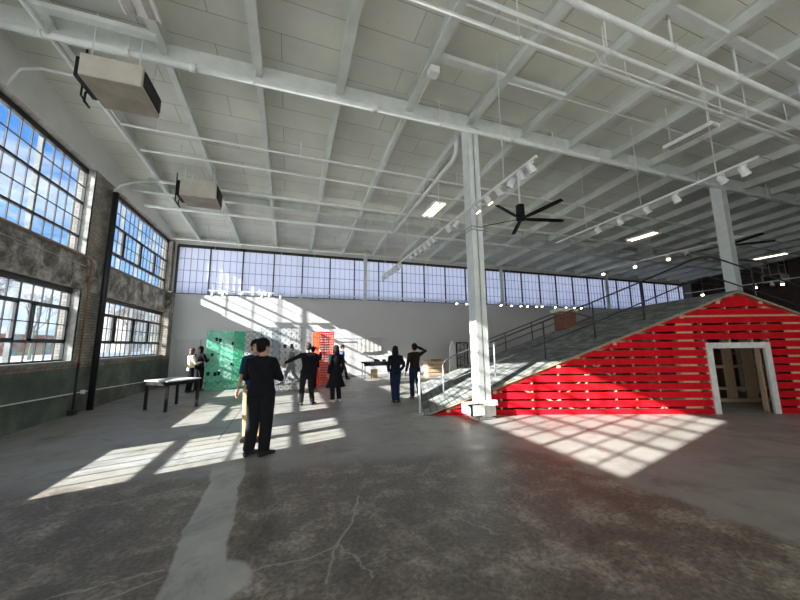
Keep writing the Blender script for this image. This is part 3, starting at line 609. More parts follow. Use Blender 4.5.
# ------------------------------------------------------------------ ceiling fans
def fan(loc, label, rot):
    t = thing('ceiling_fan', label, 'ceiling fan', loc, rot); top = deck(loc[1])-.27-loc[2]
    MB().cyl((0,0,.45),(0,0,top+.02),.03,8).build('downrod', M['white_paint'], t)
    MB().loft([(0,0,.06),(0,0,.08),(0,0,.46),(0,0,.48)],[.10,.135,.135,.11],16).build('motor', M['black_metal'], t, True)
    MB().loft([(0,0,-.06),(0,0,-.04),(0,0,.05),(0,0,.08)],[.08,.14,.15,.10],16).build('hub', M['black_metal'], t, True)
    for k in range(5):
        a = 2*PI*k/5; R = Matrix.Rotation(a, 4, 'Z') @ Matrix.Rotation(-.25, 4, 'X')
        mb = MB(); n = 7; top_ = []; bot = []
        for i in range(n):
            u = .12+1.38*i/(n-1); w = .05+.035*math.sin(min(1,i/2)*PI/2)
            if i == n-1: w *= .8
            for sgn, arr in ((1,top_),(-1,bot)): arr.append([R@V(u,-w,.004*sgn), R@V(u,0,.004*sgn+.012), R@V(u,w,.004*sgn)])
        vs = [p for r in top_ for p in r]+[p for r in bot for p in r]; fs = []; m3 = 3*n
        for i in range(n-1):
            for j in range(2):
                fs.append((i*3+j,i*3+j+1,(i+1)*3+j+1,(i+1)*3+j)); fs.append((m3+i*3+j,m3+(i+1)*3+j,m3+(i+1)*3+j+1,m3+i*3+j+1))
            fs.append((i*3,(i+1)*3,m3+(i+1)*3,m3+i*3)); fs.append((i*3+2,m3+i*3+2,m3+(i+1)*3+2,(i+1)*3+2))
        fs.append((0,m3,m3+1,1)); fs.append((1,m3+1,m3+2,2)); e = (n-1)*3; fs.append((e,e+1,m3+e+1,m3+e)); fs.append((e+1,e+2,m3+e+2,m3+e+1))
        mb.add(vs, fs).build('blade', M['black_metal'], t, True)
    return t
fan((6.93,7.82,5.60), 'black five blade ceiling fan right of the near white column', math.radians(60))
fan((17.3,7.5,5.60), 'black ceiling fan behind the column at the barn peak', .5)

# ------------------------------------------------------------------ barn with walkable roof
BU = V(.9333,-.3591,0); BN = V(.3591,.9333,0); BP = V(4.39,6.37,0); BA = math.atan2(BU.y, BU.x)
SP_, ZP = 5.9, 2.78; S0 = -1.42; W = 5.35
def rz_(s): return max(0, (s-S0)*ZP/(SP_-S0)) if s <= SP_ else ZP-(s-SP_)*.42
SE = 9.9
barn = thing('red_barn', 'red slatted wooden barn whose long shingled roof reaches the floor as a ramp', 'barn', tuple(BP), BA)
# local: x = s along the face, y = depth, z up
def slat(z0, z1, idx):
    # board from z0 to z1 clipped under the roof with slanted ends
    def sl(z): return S0 + z*(SP_-S0)/ZP + .16
    def sr(z): return SP_ + (ZP-z)/.42 - .12
    a0, a1 = sl(z0), sl(z1); b0, b1 = sr(z0), sr(z1)
    b0 = min(b0, SE-.3); b1 = min(b1, SE-.3)
    if b1 <= a1: a1 = b1 = (a1+b1)/2
    segs = [((a0,a1),(b0,b1))]
    if z0 < 1.5: segs = [((a0,a1),(5.06,5.06)),((6.40,6.40),(b0,b1))]
    for (l,r) in segs:
        if r[0]-l[0] < .15: continue
        MB().prism([(l[0],z0),(r[0],z0),(r[1],z1),(l[1],z1)], 0, .02, lambda u,v,w: V(u,w,v)).build('slat', M['red'], barn)
z = .0; k = 0
while z < ZP-.16:
    z1 = min(z + (.118 if k == 0 else .142), ZP-.13); slat(z, z1, k); z = (z + .118 + .045) if k == 0 else z + .187; k += 1
# gable peak board
MB().prism([(SP_-.52,ZP-.30),(SP_+.45,ZP-.30),(SP_,ZP-.09)], -.002, .02, lambda u,v,w: V(u,w,v)).build('gable_board', M['red'], barn)
# pine framing behind the slats
studs = [-.4,.28,1.0,1.62,2.25,2.9,3.35,3.9,4.75,5.0,5.6,6.1,6.46,7.2,7.6,8.4,9.0,9.5]
for s in studs:
    h = rz_(s)-.12
    z0 = 1.58 if 5.05 < s < 6.4 else 0
    if h > z0+.1: MB().box((s-.02,.022,z0),(s+.02,.11,h)).build('stud', M['pine'], barn)
for s0_, s1_ in ((4.42,4.80),(7.0-.15,7.0+.3)):
    MB().box((s0_,.025,0),(s1_,.04,rz_(s0_)-.16)).build('backing_panel', M['pine'], barn)
MB().beam((1.35,.07,.12),(2.9,.07,1.35), .03, .09, (0,1,0)).build('brace', M['pine'], barn)
MB().beam((2.2,.07,1.25),(4.0,.07,.12), .03, .09, (0,1,0)).build('brace', M['pine'], barn)
MB().beam((1.9,.07,.12),(.6,.07,.62), .03, .09, (0,1,0)).build('brace', M['pine'], barn)
MB().box((S0+.9,.03,0),(5.0,.11,.035)).box((6.45,.03,0),(SE-.4,.11,.035)).build('sill_plate', M['pine'], barn)
MB().box((4.5,.03,2.15),(7.15,.06,2.24)).build('rail_board', M['pine'], barn)
# rafters and their pine ends showing under the roof edge
for yy in (.12, 1.3, 2.6, 3.9, 5.1):
    MB().beam((S0+.5,yy,rz_(S0+.5)-.10),(SP_,yy,ZP-.10), .04, .09).beam((SP_,yy,ZP-.10),(SE-.2,yy,rz_(SE-.2)-.10), .04, .09).build('rafter', M['pine'], barn)
for s in (-.95,.12,1.62,2.95,4.55,5.42,6.38):
    MB().box((s-.035,-.03,rz_(s)-.115),(s+.04,W-.2,rz_(s)-.05)).build('purlin', M['pine'], barn)
# roof: plywood deck and shingle layer, two slopes
def slab(mb, a, b, t0, t1, y0_, y1_):
    (sa,za),(sb,zb) = a, b; mb.prism([(sa,za+t0),(sb,zb+t0),(sb,zb+t1),(sa,za+t1)], y0_, y1_, lambda u,v,w: V(u,w,v))
mb = MB(); slab(mb,(S0,0.0),(SP_,ZP-.03),.0,.02,-.05,W); slab(mb,(SP_,ZP-.03),(SE,rz_(SE)-.03),.0,.02,-.05,W); mb.build('roof_deck', M['ply'], barn)
mb = MB(); slab(mb,(S0-.08,0.0-.02),(SP_,ZP-.03),.022,.045,-.04,W+.01); slab(mb,(SP_,ZP-.03),(SE+.02,rz_(SE)-.035),.022,.045,-.04,W+.01); mb.build('shingles', M['shingle'], barn)
# far and right walls of the barn
mb = MB().prism([(S0+.4,0),(SE-.3,0),(SE-.3,rz_(SE-.3)-.05),(SP_,ZP-.08),(S0+.4,rz_(S0+.4)-.05)], W-.08, W-.05, lambda u,v,w: V(u,w,v)); mb.build('far_wall', M['ply'], barn)
MB().box((SE-.33,.03,0),(SE-.3,W-.08,rz_(SE-.3)-.06)).build('end_wall', M['ply'], barn)
# inside: partition of pallet boards seen through the doorway
ins = MB()
for s, e in ((6.78,7.04),(7.29,7.58),(6.2,6.45),(7.87,7.96),(5.5,5.8),(4.7,5.0)): ins.box((s,1.5,0),(e,1.53,1.85))
ins.build('inner_boards', M['pine'], barn)
MB().box((4.3,1.45,.31),(8.0,1.5,.38)).box((4.3,1.45,.89),(8.0,1.5,.96)).box((4.3,1.42,.0),(8.0,1.5,.09)).build('inner_rails', M['pine'], barn)
MB().box((6.30,.12,0),(6.34,.21,1.56)).build('door_side_board', M['pine'], barn)
# white door surround
dr = MB().box((5.01,-.03,0),(5.14,.02,1.45)).build('door_trim', M['white_wood'], barn); tag(dr, 'white painted board')
dr = MB().box((6.30,-.03,0),(6.43,.02,1.45)).build('door_trim', M['white_wood'], barn); tag(dr, 'white painted board')
dr = MB().box((5.01,-.03,1.45),(6.43,.02,1.58)).build('door_trim', M['white_wood'], barn); tag(dr, 'white painted board')

# near railing on the ramp, follows the slope over the ridge
def railing(yy, pts_top, pts_mid, posts, label, ends=None):
    t = bpy.data.objects.new('ramp_railing', None); COL.objects.link(t); t.parent = barn; t.location = (0,yy,0); t['label'] = label; t.empty_display_size = .2
    MB().tube([V(s,0,z) for s,z in pts_top], .021, 8).build('top_rail', M['rail'], t, True)
    if pts_mid: MB().tube([V(s,0,z) for s,z in pts_mid], .018, 8).build('mid_rail', M['rail'], t, True)
    for s, zt, m in posts: 
        MB().cyl(V(s,0,rz_(s)+.01), V(s,0,zt), .02, 8).build('post', M[m], t, True); MB().box((s-.05,-.05,rz_(s)-.0),(s+.05,.05,rz_(s)+.025)).build('post_foot', M[m], t)
    return t
top = [(-.96,1.02),(-.92,1.16),(-.78,1.27),(-.3,1.46),(.39,1.68),(1.69,2.17),(3.02,2.67),(4.35,3.20),(5.75,3.77),(5.95,3.83),(6.15,3.83),(6.4,3.77),(8.4,2.98),(9.6,2.5)]
mid = [(-.96,.62),(.38,1.13),(1.69,1.62),(3.0,2.12),(4.35,2.66),(5.8,3.24),(6.05,3.29),(6.3,3.24),(8.4,2.44),(9.6,1.96)]
railing(.8, top, mid, [(-.96,1.10,'galv'),(.38,1.68,'galv'),(1.69,2.17,'rail'),(3.0,2.66,'rail'),(4.3,3.18,'rail'),(7.2,3.45,'rail'),(8.6,2.9,'rail')], 'dark metal handrail along the near edge of the ramp and over the ridge')
top = [(.9,1.62),(1.38,1.80),(3.1,2.44),(4.05,2.80)]; mid = [(.9,1.24),(1.38,1.42),(4.05,2.40)]
railing(5.2, top, mid, [(.95,1.63,'rail'),(2.01,2.04,'rail'),(3.08,2.43,'rail')], 'dark metal handrail along the far edge of the ramp, left of the chimney')
railing(5.2, [(4.66,2.83),(5.75,2.52)], None, [(4.7,2.83,'rail'),(5.7,2.55,'rail')], 'short dark handrail right of the chimney')
# chimney
ch = bpy.data.objects.new('chimney', None); COL.objects.link(ch); ch.parent = barn; ch.location = (4.3,4.9,0); ch['label'] = 'small red brick chimney with a white cap'
MB().box((-.32,-.3,1.75),(.24,.3,2.80)).build('chimney_stack', M['brick_red'], ch); MB().box((-.42,-.38,2.80),(.32,.38,2.92)).build('chimney_cap', M['white'], ch, bevel=.02)
# stanchion
st = thing('stanchion_post', 'slim white metal post on a round base at the foot of the ramp', 'post', (2.95,7.08,0))
MB().cyl((0,0,.02),(0,0,.94),.028,12).build('post', M['col_paint'], st, True); MB().loft([(0,0,0),(0,0,.015),(0,0,.03)],[.15,.14,.04],20).build('base', M['galv'], st, True); MB().loft([(0,0,.93),(0,0,.95),(0,0,.97)],[.034,.034,.01],12).build('cap', M['galv'], st, True)

# ------------------------------------------------------------------ bench table
tb = thing('work_table', 'low table with a pale top and four black square legs near the windows', 'table', (-2.93,10.30,0))
q = [V(-.62,-.02,0),V(.03,-.60,0),V(.58,.05,0),V(-.08,.64,0)]
vs = [p*1.08+V(0,0,.735) for p in q]+[p*1.08+V(0,0,.765) for p in q]
MB().add(vs, [(3,2,1,0),(4,5,6,7),(0,1,5,4),(1,2,6,5),(2,3,7,6),(3,0,4,7)]).build('table_top', plain('pale_table_top',(.50,.52,.54),.35), tb)
mb = MB()
for i in range(4): mb.beam(q[i]+V(0,0,.69), q[(i+1)%4]+V(0,0,.69), .03, .09)
mb.build('apron', M['black_metal'], tb)
for p in q: MB().box((p.x*.96-.032,p.y*.96-.032,0),(p.x*.96+.032,p.y*.96+.032,.735)).build('leg', M['black_metal'], tb)

# ------------------------------------------------------------------ lattice screens (folding, pierced sheet)
def screen_mat(name, c, alpha, tint=None):
    m = bpy.data.materials.new(name); m.use_nodes = True; nt = m.node_tree; nt.nodes.clear()
    out = N(nt,'ShaderNodeOutputMaterial'); tr = N(nt,'ShaderNodeBsdfTransparent'); df = N(nt,'ShaderNodeBsdfDiffuse'); tl = N(nt,'ShaderNodeBsdfTranslucent'); gl = N(nt,'ShaderNodeBsdfGlossy')
    n = noise(nt, objc(nt), 3, 3); cc = ramp(nt, n, [(.3, tuple(x*.85 for x in c)), (.7, c)])
    L(nt, cc, df.inputs[0]); L(nt, cc, tl.inputs[0]); tr.inputs[0].default_value = (*(tint or [.6+.4*x for x in c]),1)
    m1 = N(nt,'ShaderNodeMixShader'); m1.inputs[0].default_value = .45; L(nt, df.outputs[0], m1.inputs[1]); L(nt, tl.outputs[0], m1.inputs[2])
    m2 = N(nt,'ShaderNodeMixShader'); m2.inputs[0].default_value = alpha; L(nt, tr.outputs[0], m2.inputs[1]); L(nt, m1.outputs[0], m2.inputs[2])
    gl.inputs['Roughness'].default_value = .15; m3 = N(nt,'ShaderNodeMixShader'); m3.inputs[0].default_value = .04; L(nt, m2.outputs[0], m3.inputs[1]); L(nt, gl.outputs[0], m3.inputs[2])
    L(nt, m3.outputs[0], out.inputs[0]); return m
def lattice(mb, W_, H_, cell, w, kind, f):
    # bars inside a W_ x H_ panel; f(u, z) -> point
    def bar(a, b):
        p, q_ = f(*a), f(*b); mb.beam(p, q_, w, .006, f.n)
    nx = max(1, round(W_/cell)); nz = round(H_/cell); cx, cz = W_/nx, H_/nz
    for i in range(nx):
        for j in range(nz):
            x, z = i*cx, j*cz
            if kind == 'dia':
                bar((x,z+cz/2),(x+cx/2,z+cz)); bar((x+cx/2,z+cz),(x+cx,z+cz/2)); bar((x+cx,z+cz/2),(x+cx/2,z)); bar((x+cx/2,z),(x,z+cz/2))
                if (i+j) % 2 == 0: bar((x,z),(x+cx/2,z+cz/2))
                else: bar((x+cx,z),(x+cx/2,z+cz/2))
            else:
                bar((x,z),(x+cx,z)); bar((x,z),(x,z+cz))
                if kind == 'star': bar((x,z),(x+cx,z+cz)); bar((x+cx,z),(x,z+cz))
    for a, b in (((0,0),(W_,0)),((0,H_),(W_,H_)),((0,0),(0,H_)),((W_,0),(W_,H_))): bar(a, b)
def screen(name, label, pts, H_, cell, w, kind, mat, sheet=None, motif=None):
    o = V(pts[0][0], pts[0][1], 0); t = thing(name, label, 'art screen', tuple(o))
    for i in range(len(pts)-1):
        a = V(*pts[i],0)-o; b = V(*pts[i+1],0)-o; d_ = (b-a).normalized(); Wd = (b-a).length
        def f(u, z, a=a, d_=d_): return a + d_*u + V(0,0,z+.01)
        f.n = d_.cross(V(0,0,1))
        mb = MB(); lattice(mb, Wd, H_, cell, w, kind if isinstance(kind,str) else kind[i], f); p = mb.build('pierced_panel', mat[i] if isinstance(mat,list) else mat, t)
        if sheet and not (isinstance(sheet,list) and sheet[i] is None):
            n_ = f.n*.004
            MB().add([f(0,0)-n_, f(Wd,0)-n_, f(Wd,H_)-n_, f(0,H_)-n_, f(0,0)+n_, f(Wd,0)+n_, f(Wd,H_)+n_, f(0,H_)+n_],
                [(0,1,2,3),(7,6,5,4),(0,4,5,1),(1,5,6,2),(2,6,7,3),(3,7,4,0)]).build('acrylic_sheet', sheet[i] if isinstance(sheet,list) else sheet, t)
        for (pi_, u, z, sz) in (motif or []):
            if pi_ == i:
                c = f(u*Wd, z); r = random.random()
                mb = MB().loft([c-f.n*.03,c+f.n*.03],[(sz,sz*1.2)]*2,7); mb.loft([c+V(0,0,-sz*1.4)-f.n*.03,c+V(0,0,-sz*1.4)+f.n*.03],[(sz*.6,sz)]*2,6); mb.build('black_figure', M['black_metal'], t)
    return t
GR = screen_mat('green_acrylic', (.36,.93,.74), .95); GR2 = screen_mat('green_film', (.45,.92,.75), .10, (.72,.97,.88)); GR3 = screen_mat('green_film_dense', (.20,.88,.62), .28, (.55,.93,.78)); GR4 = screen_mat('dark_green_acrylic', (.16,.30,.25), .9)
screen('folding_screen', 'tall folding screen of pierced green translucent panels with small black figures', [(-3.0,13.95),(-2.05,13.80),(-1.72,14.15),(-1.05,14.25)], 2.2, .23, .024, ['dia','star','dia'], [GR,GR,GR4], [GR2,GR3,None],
    [(0,.35,1.92,.05),(0,.48,1.88,.045),(0,.96,1.75,.04),(0,.22,1.33,.04),(0,.12,.62,.05),(0,.38,.60,.05),(0,.52,.62,.05),(0,.96,.95,.04)])
WH = screen_mat('grey_lattice', (.15,.17,.18), .95); WF = screen_mat('clear_film', (.8,.85,.9), .03, (.96,.97,.98)); WB = screen_mat('blue_grey_film', (.5,.6,.68), .22, (.85,.9,.93))
screen('folding_screen', 'tall folding screen of clear panels covered with a fine grey lattice', [(-1.0,12.6),(-.60,12.35),(-.32,12.55),(.42,12.1)], 2.28, .24, .013, 'star', WH, [WF,WB,WF], [(2,.22,1.62,.05),(2,.55,1.64,.045)])
RD = screen_mat('red_acrylic', (.95,.10,.05), .92); RDF = screen_mat('pale_red_film', (.95,.25,.12), .35, (1,.55,.4))
screen('folding_screen', 'tall folding screen of red orange perforated panels', [(.92,13.55),(1.15,13.15),(1.38,13.45),(1.70,13.1)], 2.15, .10, .048, 'grid', RD, [RDF,None,None])

# ------------------------------------------------------------------ objects along the gallery wall
t = thing('display_table', 'long table with a black cloth standing against the gallery wall', 'table', (4.3,15.5,0))
MB().box((-.85,-.35,.72),(1.25,.35,.78)).build('table_top', M['black_cloth'], t); MB().box((-.86,-.37,.60),(1.26,-.355,.775)).build('cloth_edge', M['black_cloth'], t)
for sx in (-.8,1.2):
    for sy in (-.3,.3): MB().box((sx-.02,sy-.02,0),(sx+.02,sy+.02,.72)).build('leg', M['galv'], t)
t = thing('wire_sculpture', 'looped wire sculpture on the left end of the black table', 'sculpture', (3.72,15.5,.78))
for cx_, r in ((0,.17),(.12,.12),(-.1,.10)):
    MB().tube([V(cx_+r*math.cos(a*PI/9), .04*math.sin(a), r+.01+r*math.sin(a*PI/9)) for a in range(19)], .008, 5).build('wire_loop', M['galv'], t, True)
for i, (x, s, lab) in enumerate(((4.15,.10,'small black lumpy sculpture beside the wire loops'),(4.55,.08,'smallest black sculpture at the middle of the black table'),(5.0,.17,'largest black sculpture on the right end of the black table'))):
    mb = MB()
    for q_ in range(6): mb.ell((random.uniform(-s,s)*1.2, random.uniform(-.1,.1), s*.5+random.uniform(0,s*.6)), (s*.7,s*.5,s*.55), 8, 6)
    o = mb.build('black_sculpture', M['black_metal'], None, True); o.location = (x,15.45,.78); tag(o, lab, 'sculpture', 'sculptures on the black table')
t = thing('cardboard_box', 'small cardboard box on the floor under the black table', 'box', (4.0,15.35,0)); MB().box((-.14,-.15,0),(.14,.15,.42)).build('box_body', M['cardboard'], t); MB().box((-.13,-.152,.2),(.13,-.149,.24)).build('tape', plain('tape',(.5,.42,.3),.4), t)
t = thing('coiled_wire_basket', 'round wire basket under the right end of the black table', 'basket', (4.95,15.35,0))
mb = MB()
for k in range(5): mb.tube([V(.22*math.cos(a*PI/8), .18*math.sin(a*PI/8), .04+.09*k) for a in range(17)], .009, 5)
mb.build('wire_coils', M['galv'], t)
t = thing('hanging_textile', 'pale sheer textile hanging from a thin rail on the gallery wall', 'textile', (3.1,16.2,1.95))
MB().cyl((-1.0,0,0),(1.75,0,0),.018,8).build('rail', M['galv'], t)
for x in (-1.0,1.7): MB().box((x-.02,0,-.02),(x+.02,.1,.02)).build('bracket', M['galv'], t)
mb = MB(); nn = 40
pv = []
for i in range(nn+1):
    x = .2+1.3*i/nn; y = .004*math.sin(i*.9); sag = .0
    pv.append((x,y))
vs = []; fs = []
for i,(x,y) in enumerate(pv): vs += [V(x,y,-.02),V(x,y*1.6,-.62-.08*math.sin(i/nn*PI)),V(x,y+.006,-.02),V(x,y*1.6+.006,-.62-.08*math.sin(i/nn*PI))]
for i in range(nn): a = 4*i; fs += [(a,a+1,a+5,a+4),(a+2,a+6,a+7,a+3)]
mb.add(vs, fs).build('sheer_cloth', fabric('sheer_cloth',(.55,.54,.50)), t, True)
t = thing('wooden_crate', 'pale open wooden crate on the floor against the gallery wall', 'crate', (7.2,15.2,0))
for k in range(4): MB().box((-.5,-.32,.02+.19*k),(.5,-.30,.17+.19*k)).build('board', M['pine'], t)
for sx in (-1,1): MB().box((sx*.5-.02,-.30,0),(sx*.5+.02,.30,.76)).build('side_panel', M['pine'], t)
MB().box((-.5,.28,0),(.5,.30,.76)).build('back_panel', M['pine'], t); MB().box((-.48,-.28,.03),(.48,.28,.05)).build('base', M['pine'], t)
t = thing('cardboard_box', 'brown cardboard box standing in the pale wooden crate', 'box', (7.35,15.2,.05)); MB().box((-.25,-.2,0),(.25,.2,.78)).build('box_body', M['cardboard'], t)
t = thing('plinth_panel', 'tall white tapered panel standing beside the black lattice door', 'panel', (7.95,14.6,0))
MB().prism([(-.2,0),(.22,0),(.16,1.5),(.02,1.78),(-.12,1.5)], -.06, .06, lambda u,v,w: V(u,w,v)).build('panel', M['white'], t)
t = thing('lattice_door', 'black metal lattice door leaning at the gallery wall behind the ramp', 'lattice door', (8.55,14.6,0))
fr = MB()
for a, b in (((-.32,0),(-.32,1.68)),((.32,0),(.32,1.68)),((-.32,.02),(.32,.02)),((-.32,1.68),(.32,1.68))): fr.beam(V(a[0],0,a[1]),V(b[0],0,b[1]),.05,.05)
fr.build('frame', M['black_metal'], t); sc = MB()
for j in range(4):
    z0 = .12+.40*j
    sc.tube([V(-.25,0,z0),(V(.05,0,z0+.05)),(V(.22,0,z0+.18)),(V(.0,0,z0+.3)),(V(-.25,0,z0+.34))],.012,5); sc.beam(V(-.3,0,z0+.38),V(.3,0,z0+.38),.02,.02)
    sc.tube([V(.25,0,z0+.34),V(.0,0,z0+.2),V(-.22,0,z0+.12),V(.0,0,z0+.02)],.012,5)
for x in (-.12,.12): sc.beam(V(x,0,.02),V(x,0,1.66),.018,.018)
sc.build('scrollwork', M['black_metal'], t)
MB().box((.36,-.03,0),(.46,.03,1.55)).build('side_post', M['white'], t)
# ------------------------------------------------------------------ people
def remesh(mb, name, mat, parent, voxel, smooth=4, fac=.5):
    me = mb.mesh(name+'_raw'); o = bpy.data.objects.new(name, me); COL.objects.link(o)
    m = o.modifiers.new('r','REMESH'); m.mode = 'VOXEL'; m.voxel_size = voxel; m.use_smooth_shade = True
    s = o.modifiers.new('s','SMOOTH'); s.iterations = smooth; s.factor = fac
    dg = bpy.context.evaluated_depsgraph_get(); dg.update(); ev = o.evaluated_get(dg)
    nm = bpy.data.meshes.new_from_object(ev); o.modifiers.clear(); o.data = nm; bpy.data.meshes.remove(me)
    nm.name = name; nm.materials.clear(); nm.materials.append(mat); o.parent = parent
    for p in nm.polygons: p.use_smooth = True
    return o
def person(label, loc, rz, h, pose=None, top='black_cloth', legs='dark_trousers', shoes='shoe', hair='hair_dark', sleeve='long', long_hair=False, coat=False, vox=.012, hem=.90, wide=1.0, turn=0, cap=None):
    k = h/1.75; t = thing('person', label, 'person', loc, rz)
    J = dict(pel=(0,0,.95), wst=(0,.0,1.10), chs=(0,-.01,1.29), nkb=(0,-.02,1.45), nkt=(0,.0,1.54), hd=(0,.025,1.635),
        sL=(-.188,-.02,1.41), eL=(-.235,-.05,1.13), wL=(-.245,.04,.89), sR=(.188,-.02,1.41), eR=(.235,-.05,1.13), wR=(.245,.04,.89),
        hL=(-.088,0,.92), kL=(-.10,.02,.50), aL=(-.115,-.03,.085), hR=(.088,0,.92), kR=(.10,.02,.50), aR=(.115,-.03,.085), tL=0, tR=0)
    if pose: J.update(pose)
    tl, tr = J.pop('tL'), J.pop('tR')
    J = {a: Vector(b)*k for a, b in J.items()}; w = wide*k
    def torso(mb, e, zlow=None):
        p = J; pts = [p['pel']+V(0,0,-.07)*k, p['pel'], p['wst'], p['chs'], (p['chs']+p['nkb'])/2+V(0,0,.02)*k, p['nkb']]
        mb.loft(pts, [((.155+e)*w,(.105+e)*w),((.165+e)*w,(.112+e)*w),((.140+e)*w,(.098+e)*w),((.165+e)*w,(.112+e)*w),((.165+e)*w,(.098+e)*w),((.07+e*.6)*w,(.06+e*.6)*w)], 18)
        mb.loft([p['sL'],(p['nkb']+V(-.05,0,-.01)*k)],[(.055+e)*k,(.055+e)*k],10); mb.loft([p['sR'],(p['nkb']+V(.05,0,-.01)*k)],[(.055+e)*k,(.055+e)*k],10)
    def arm(mb, s, e, to=1.0):
        a, b, c = J['s'+s], J['e'+s], J['w'+s]
        if to >= .99: mb.loft([a+(a-b)*.08, a*.7+b*.3, b, b*.55+c*.45, c], [(.058+e)*k,(.052+e)*k,(.041+e)*k,(.040+e)*k,(.029+e)*k], 12)
        else: mb.loft([a+(a-b)*.08, a*.7+b*.3, b*.92+a*.08], [(.058+e)*k,(.055+e)*k,(.050+e)*k], 12)
        mb.ell(a, [(.060+e)*k]*3, 10, 7); 
        if to >= .99: mb.ell(b, [(.041+e)*k]*3, 8, 6)
    def leg(mb, s, e, low=1.0):
        a, b, c = J['h'+s], J['k'+s], J['a'+s]
        mb.loft([a+V(0,0,.05)*k, a*.65+b*.35, b, b*.6+c*.4, c], [(.090+e)*w,(.083+e)*w,(.060+e)*w,(.058+e)*w,(.040+e*1.6)*w], 14)
        mb.ell(b, [(.060+e)*w]*3, 10, 7); mb.ell(a, [(.095+e)*w]*3, 10, 7)
    def foot(mb, s, e):
        c = J['a'+s]; ang = tl if s == 'L' else tr; R = Matrix.Rotation(ang, 3, 'Z'); z0 = .042*k
        base = V(c.x, c.y, max(0, c.z-.085*k))
        f = lambda y, z: base + R @ V(0, y*k, z*k)
        mb.loft([f(-.075,.045), f(-.02,.050), f(.06,.048), f(.13,.036), f(.185,.030)], [((.032+e)*k,(.040+e*.6)*k),((.037+e)*k,(.046+e*.6)*k),((.042+e)*k,(.040+e*.6)*k),((.043+e)*k,(.028+e*.6)*k),((.026+e)*k,(.020+e*.6)*k)], 12, ref=(0,0,1))
        mb.loft([c+V(0,0,.03)*k, base+V(0,0,.05)*k],[.036*k,.038*k],10)
    # one continuous body
    b = MB(); torso(b, -.012)
    for s in 'LR': arm(b, s, -.008); leg(b, s, -.012); foot(b, s, -.006)
    b.loft([J['nkb']-V(0,0,.04)*k, J['nkt'], J['hd']-V(0,.02,.03)*k],[.058*k,.052*k,.05*k],12)
    RH_ = Matrix.Rotation(turn, 3, 'Z'); hd = J['hd']
    hp = lambda x,y,z: hd + RH_ @ (V(x,y,z)*k)
    b.ell(hp(0,-.005,.03), (.074*k,.092*k,.092*k), 16, 12, RH_); b.ell(hp(0,.028,-.035), (.052*k,.060*k,.070*k), 14, 10, RH_)
    b.ell(hp(0,.092,-.005), (.012*k,.016*k,.024*k), 8, 6, RH_); b.ell(hp(0,.098,-.020), (.016*k,.016*k,.011*k), 8, 6, RH_)
    b.ell(hp(0,.082,-.050), (.024*k,.010*k,.009*k), 8, 6, RH_); b.ell(hp(0,.074,-.082), (.024*k,.018*k,.016*k), 8, 6, RH_)
    for sx in (-1,1):
        b.ell(hp(sx*.076,-.005,.0), (.012*k,.020*k,.031*k), 8, 6, RH_); b.ell(hp(sx*.030,.079,.026), (.020*k,.010*k,.007*k), 8, 5, RH_)
    for s in 'LR':
        wpt, el = J['w'+s], J['e'+s]; d = (wpt-el).normalized(); sg = -1 if s == 'L' else 1
        side = V(sg,0,0); side = (side - d*side.dot(d)); side = side.normalized() if side.length > .1 else V(0,0,1)
        nrm = d.cross(side).normalized(); fw = nrm if nrm.y > 0 else -nrm   # across the palm, thumb side forward
        b.loft([wpt-d*.02*k, wpt+d*.03*k, wpt+d*.085*k],[(.026*k,.020*k),(.020*k,.038*k),(.017*k,.040*k)],12, ref=fw)
        inn = -side
        for q, (off, ln) in enumerate(((.030,.070),(.010,.078),(-.010,.073),(-.029,.058))):
            p0 = wpt+d*.075*k+fw*off*k; p1 = p0+(d*.45*ln+inn*.004)*k+d*0; p2 = p1+(d*ln*.32+inn*.014)*k; p3 = p2+(d*ln*.16+inn*.020)*k
            b.loft([p0,p1,p2,p3],[.0098*k,.0092*k,.0086*k,.0070*k],7)
        p0 = wpt+(d*.03+fw*.030)*k; b.loft([p0, p0+(d*.030+fw*.022+inn*.006)*k, p0+(d*.060+fw*.026+inn*.016)*k],[.012*k,.011*k,.009*k],7)
    body = remesh(b, 'body', M['skin'], t, vox*.62, 2, .4)
    for sx in (-1,1): MB().ell(hp(sx*.030,.083,.012),(.010*k,.006*k,.006*k),8,6,RH_).build('eye', M['eye'], t, True)
    # clothing
    c = MB(); torso(c, .014)
    if coat:
        p = J['pel']; c.loft([J['wst'], p, p*.8+V(0,0,.0), V(p.x,p.y-.01,.46*k)],[(.16*k,.125*k),(.19*k,.15*k),(.215*k,.175*k),(.33*k,.27*k)],20)
    else:
        p = J['pel']; c.loft([J['wst'], p, V(p.x,p.y,hem*k)],[(.158*w,.118*w),(.180*w,.130*w),(.184*w,.135*w)],18)
    for s in 'LR': arm(c, s, .012, 1.0 if sleeve == 'long' else .5)
    c.loft([J['nkb']-V(0,0,.02)*k, J['nkb']+V(0,0,.045)*k],[.075*k,.066*k],12)
    remesh(c, 'coat' if coat else 'jacket' if sleeve == 'long' else 'shirt', M[top], t, vox, 5)
    c = MB(); p = J['pel']
    c.loft([p+V(0,0,.04)*k, p-V(0,0,.05)*k, p-V(0,0,.10)*k],[(.160*w,.112*w),(.170*w,.118*w),(.14*w,.09*w)],16)
    for s in 'LR': leg(c, s, .018)
    remesh(c, 'trousers', M[legs], t, vox, 4)
    for s in 'LR':
        c = MB(); foot(c, s, .006); c2 = remesh(c, 'shoe', M[shoes], t, vox*.7, 2)
    c = MB(); c.ell(hp(0,-.026,.050), (.096*k,.108*k,.102*k), 18, 14, RH_)
    c.ell(hp(0,-.050,-.010), (.088*k,.070*k,.085*k), 14, 10, RH_)
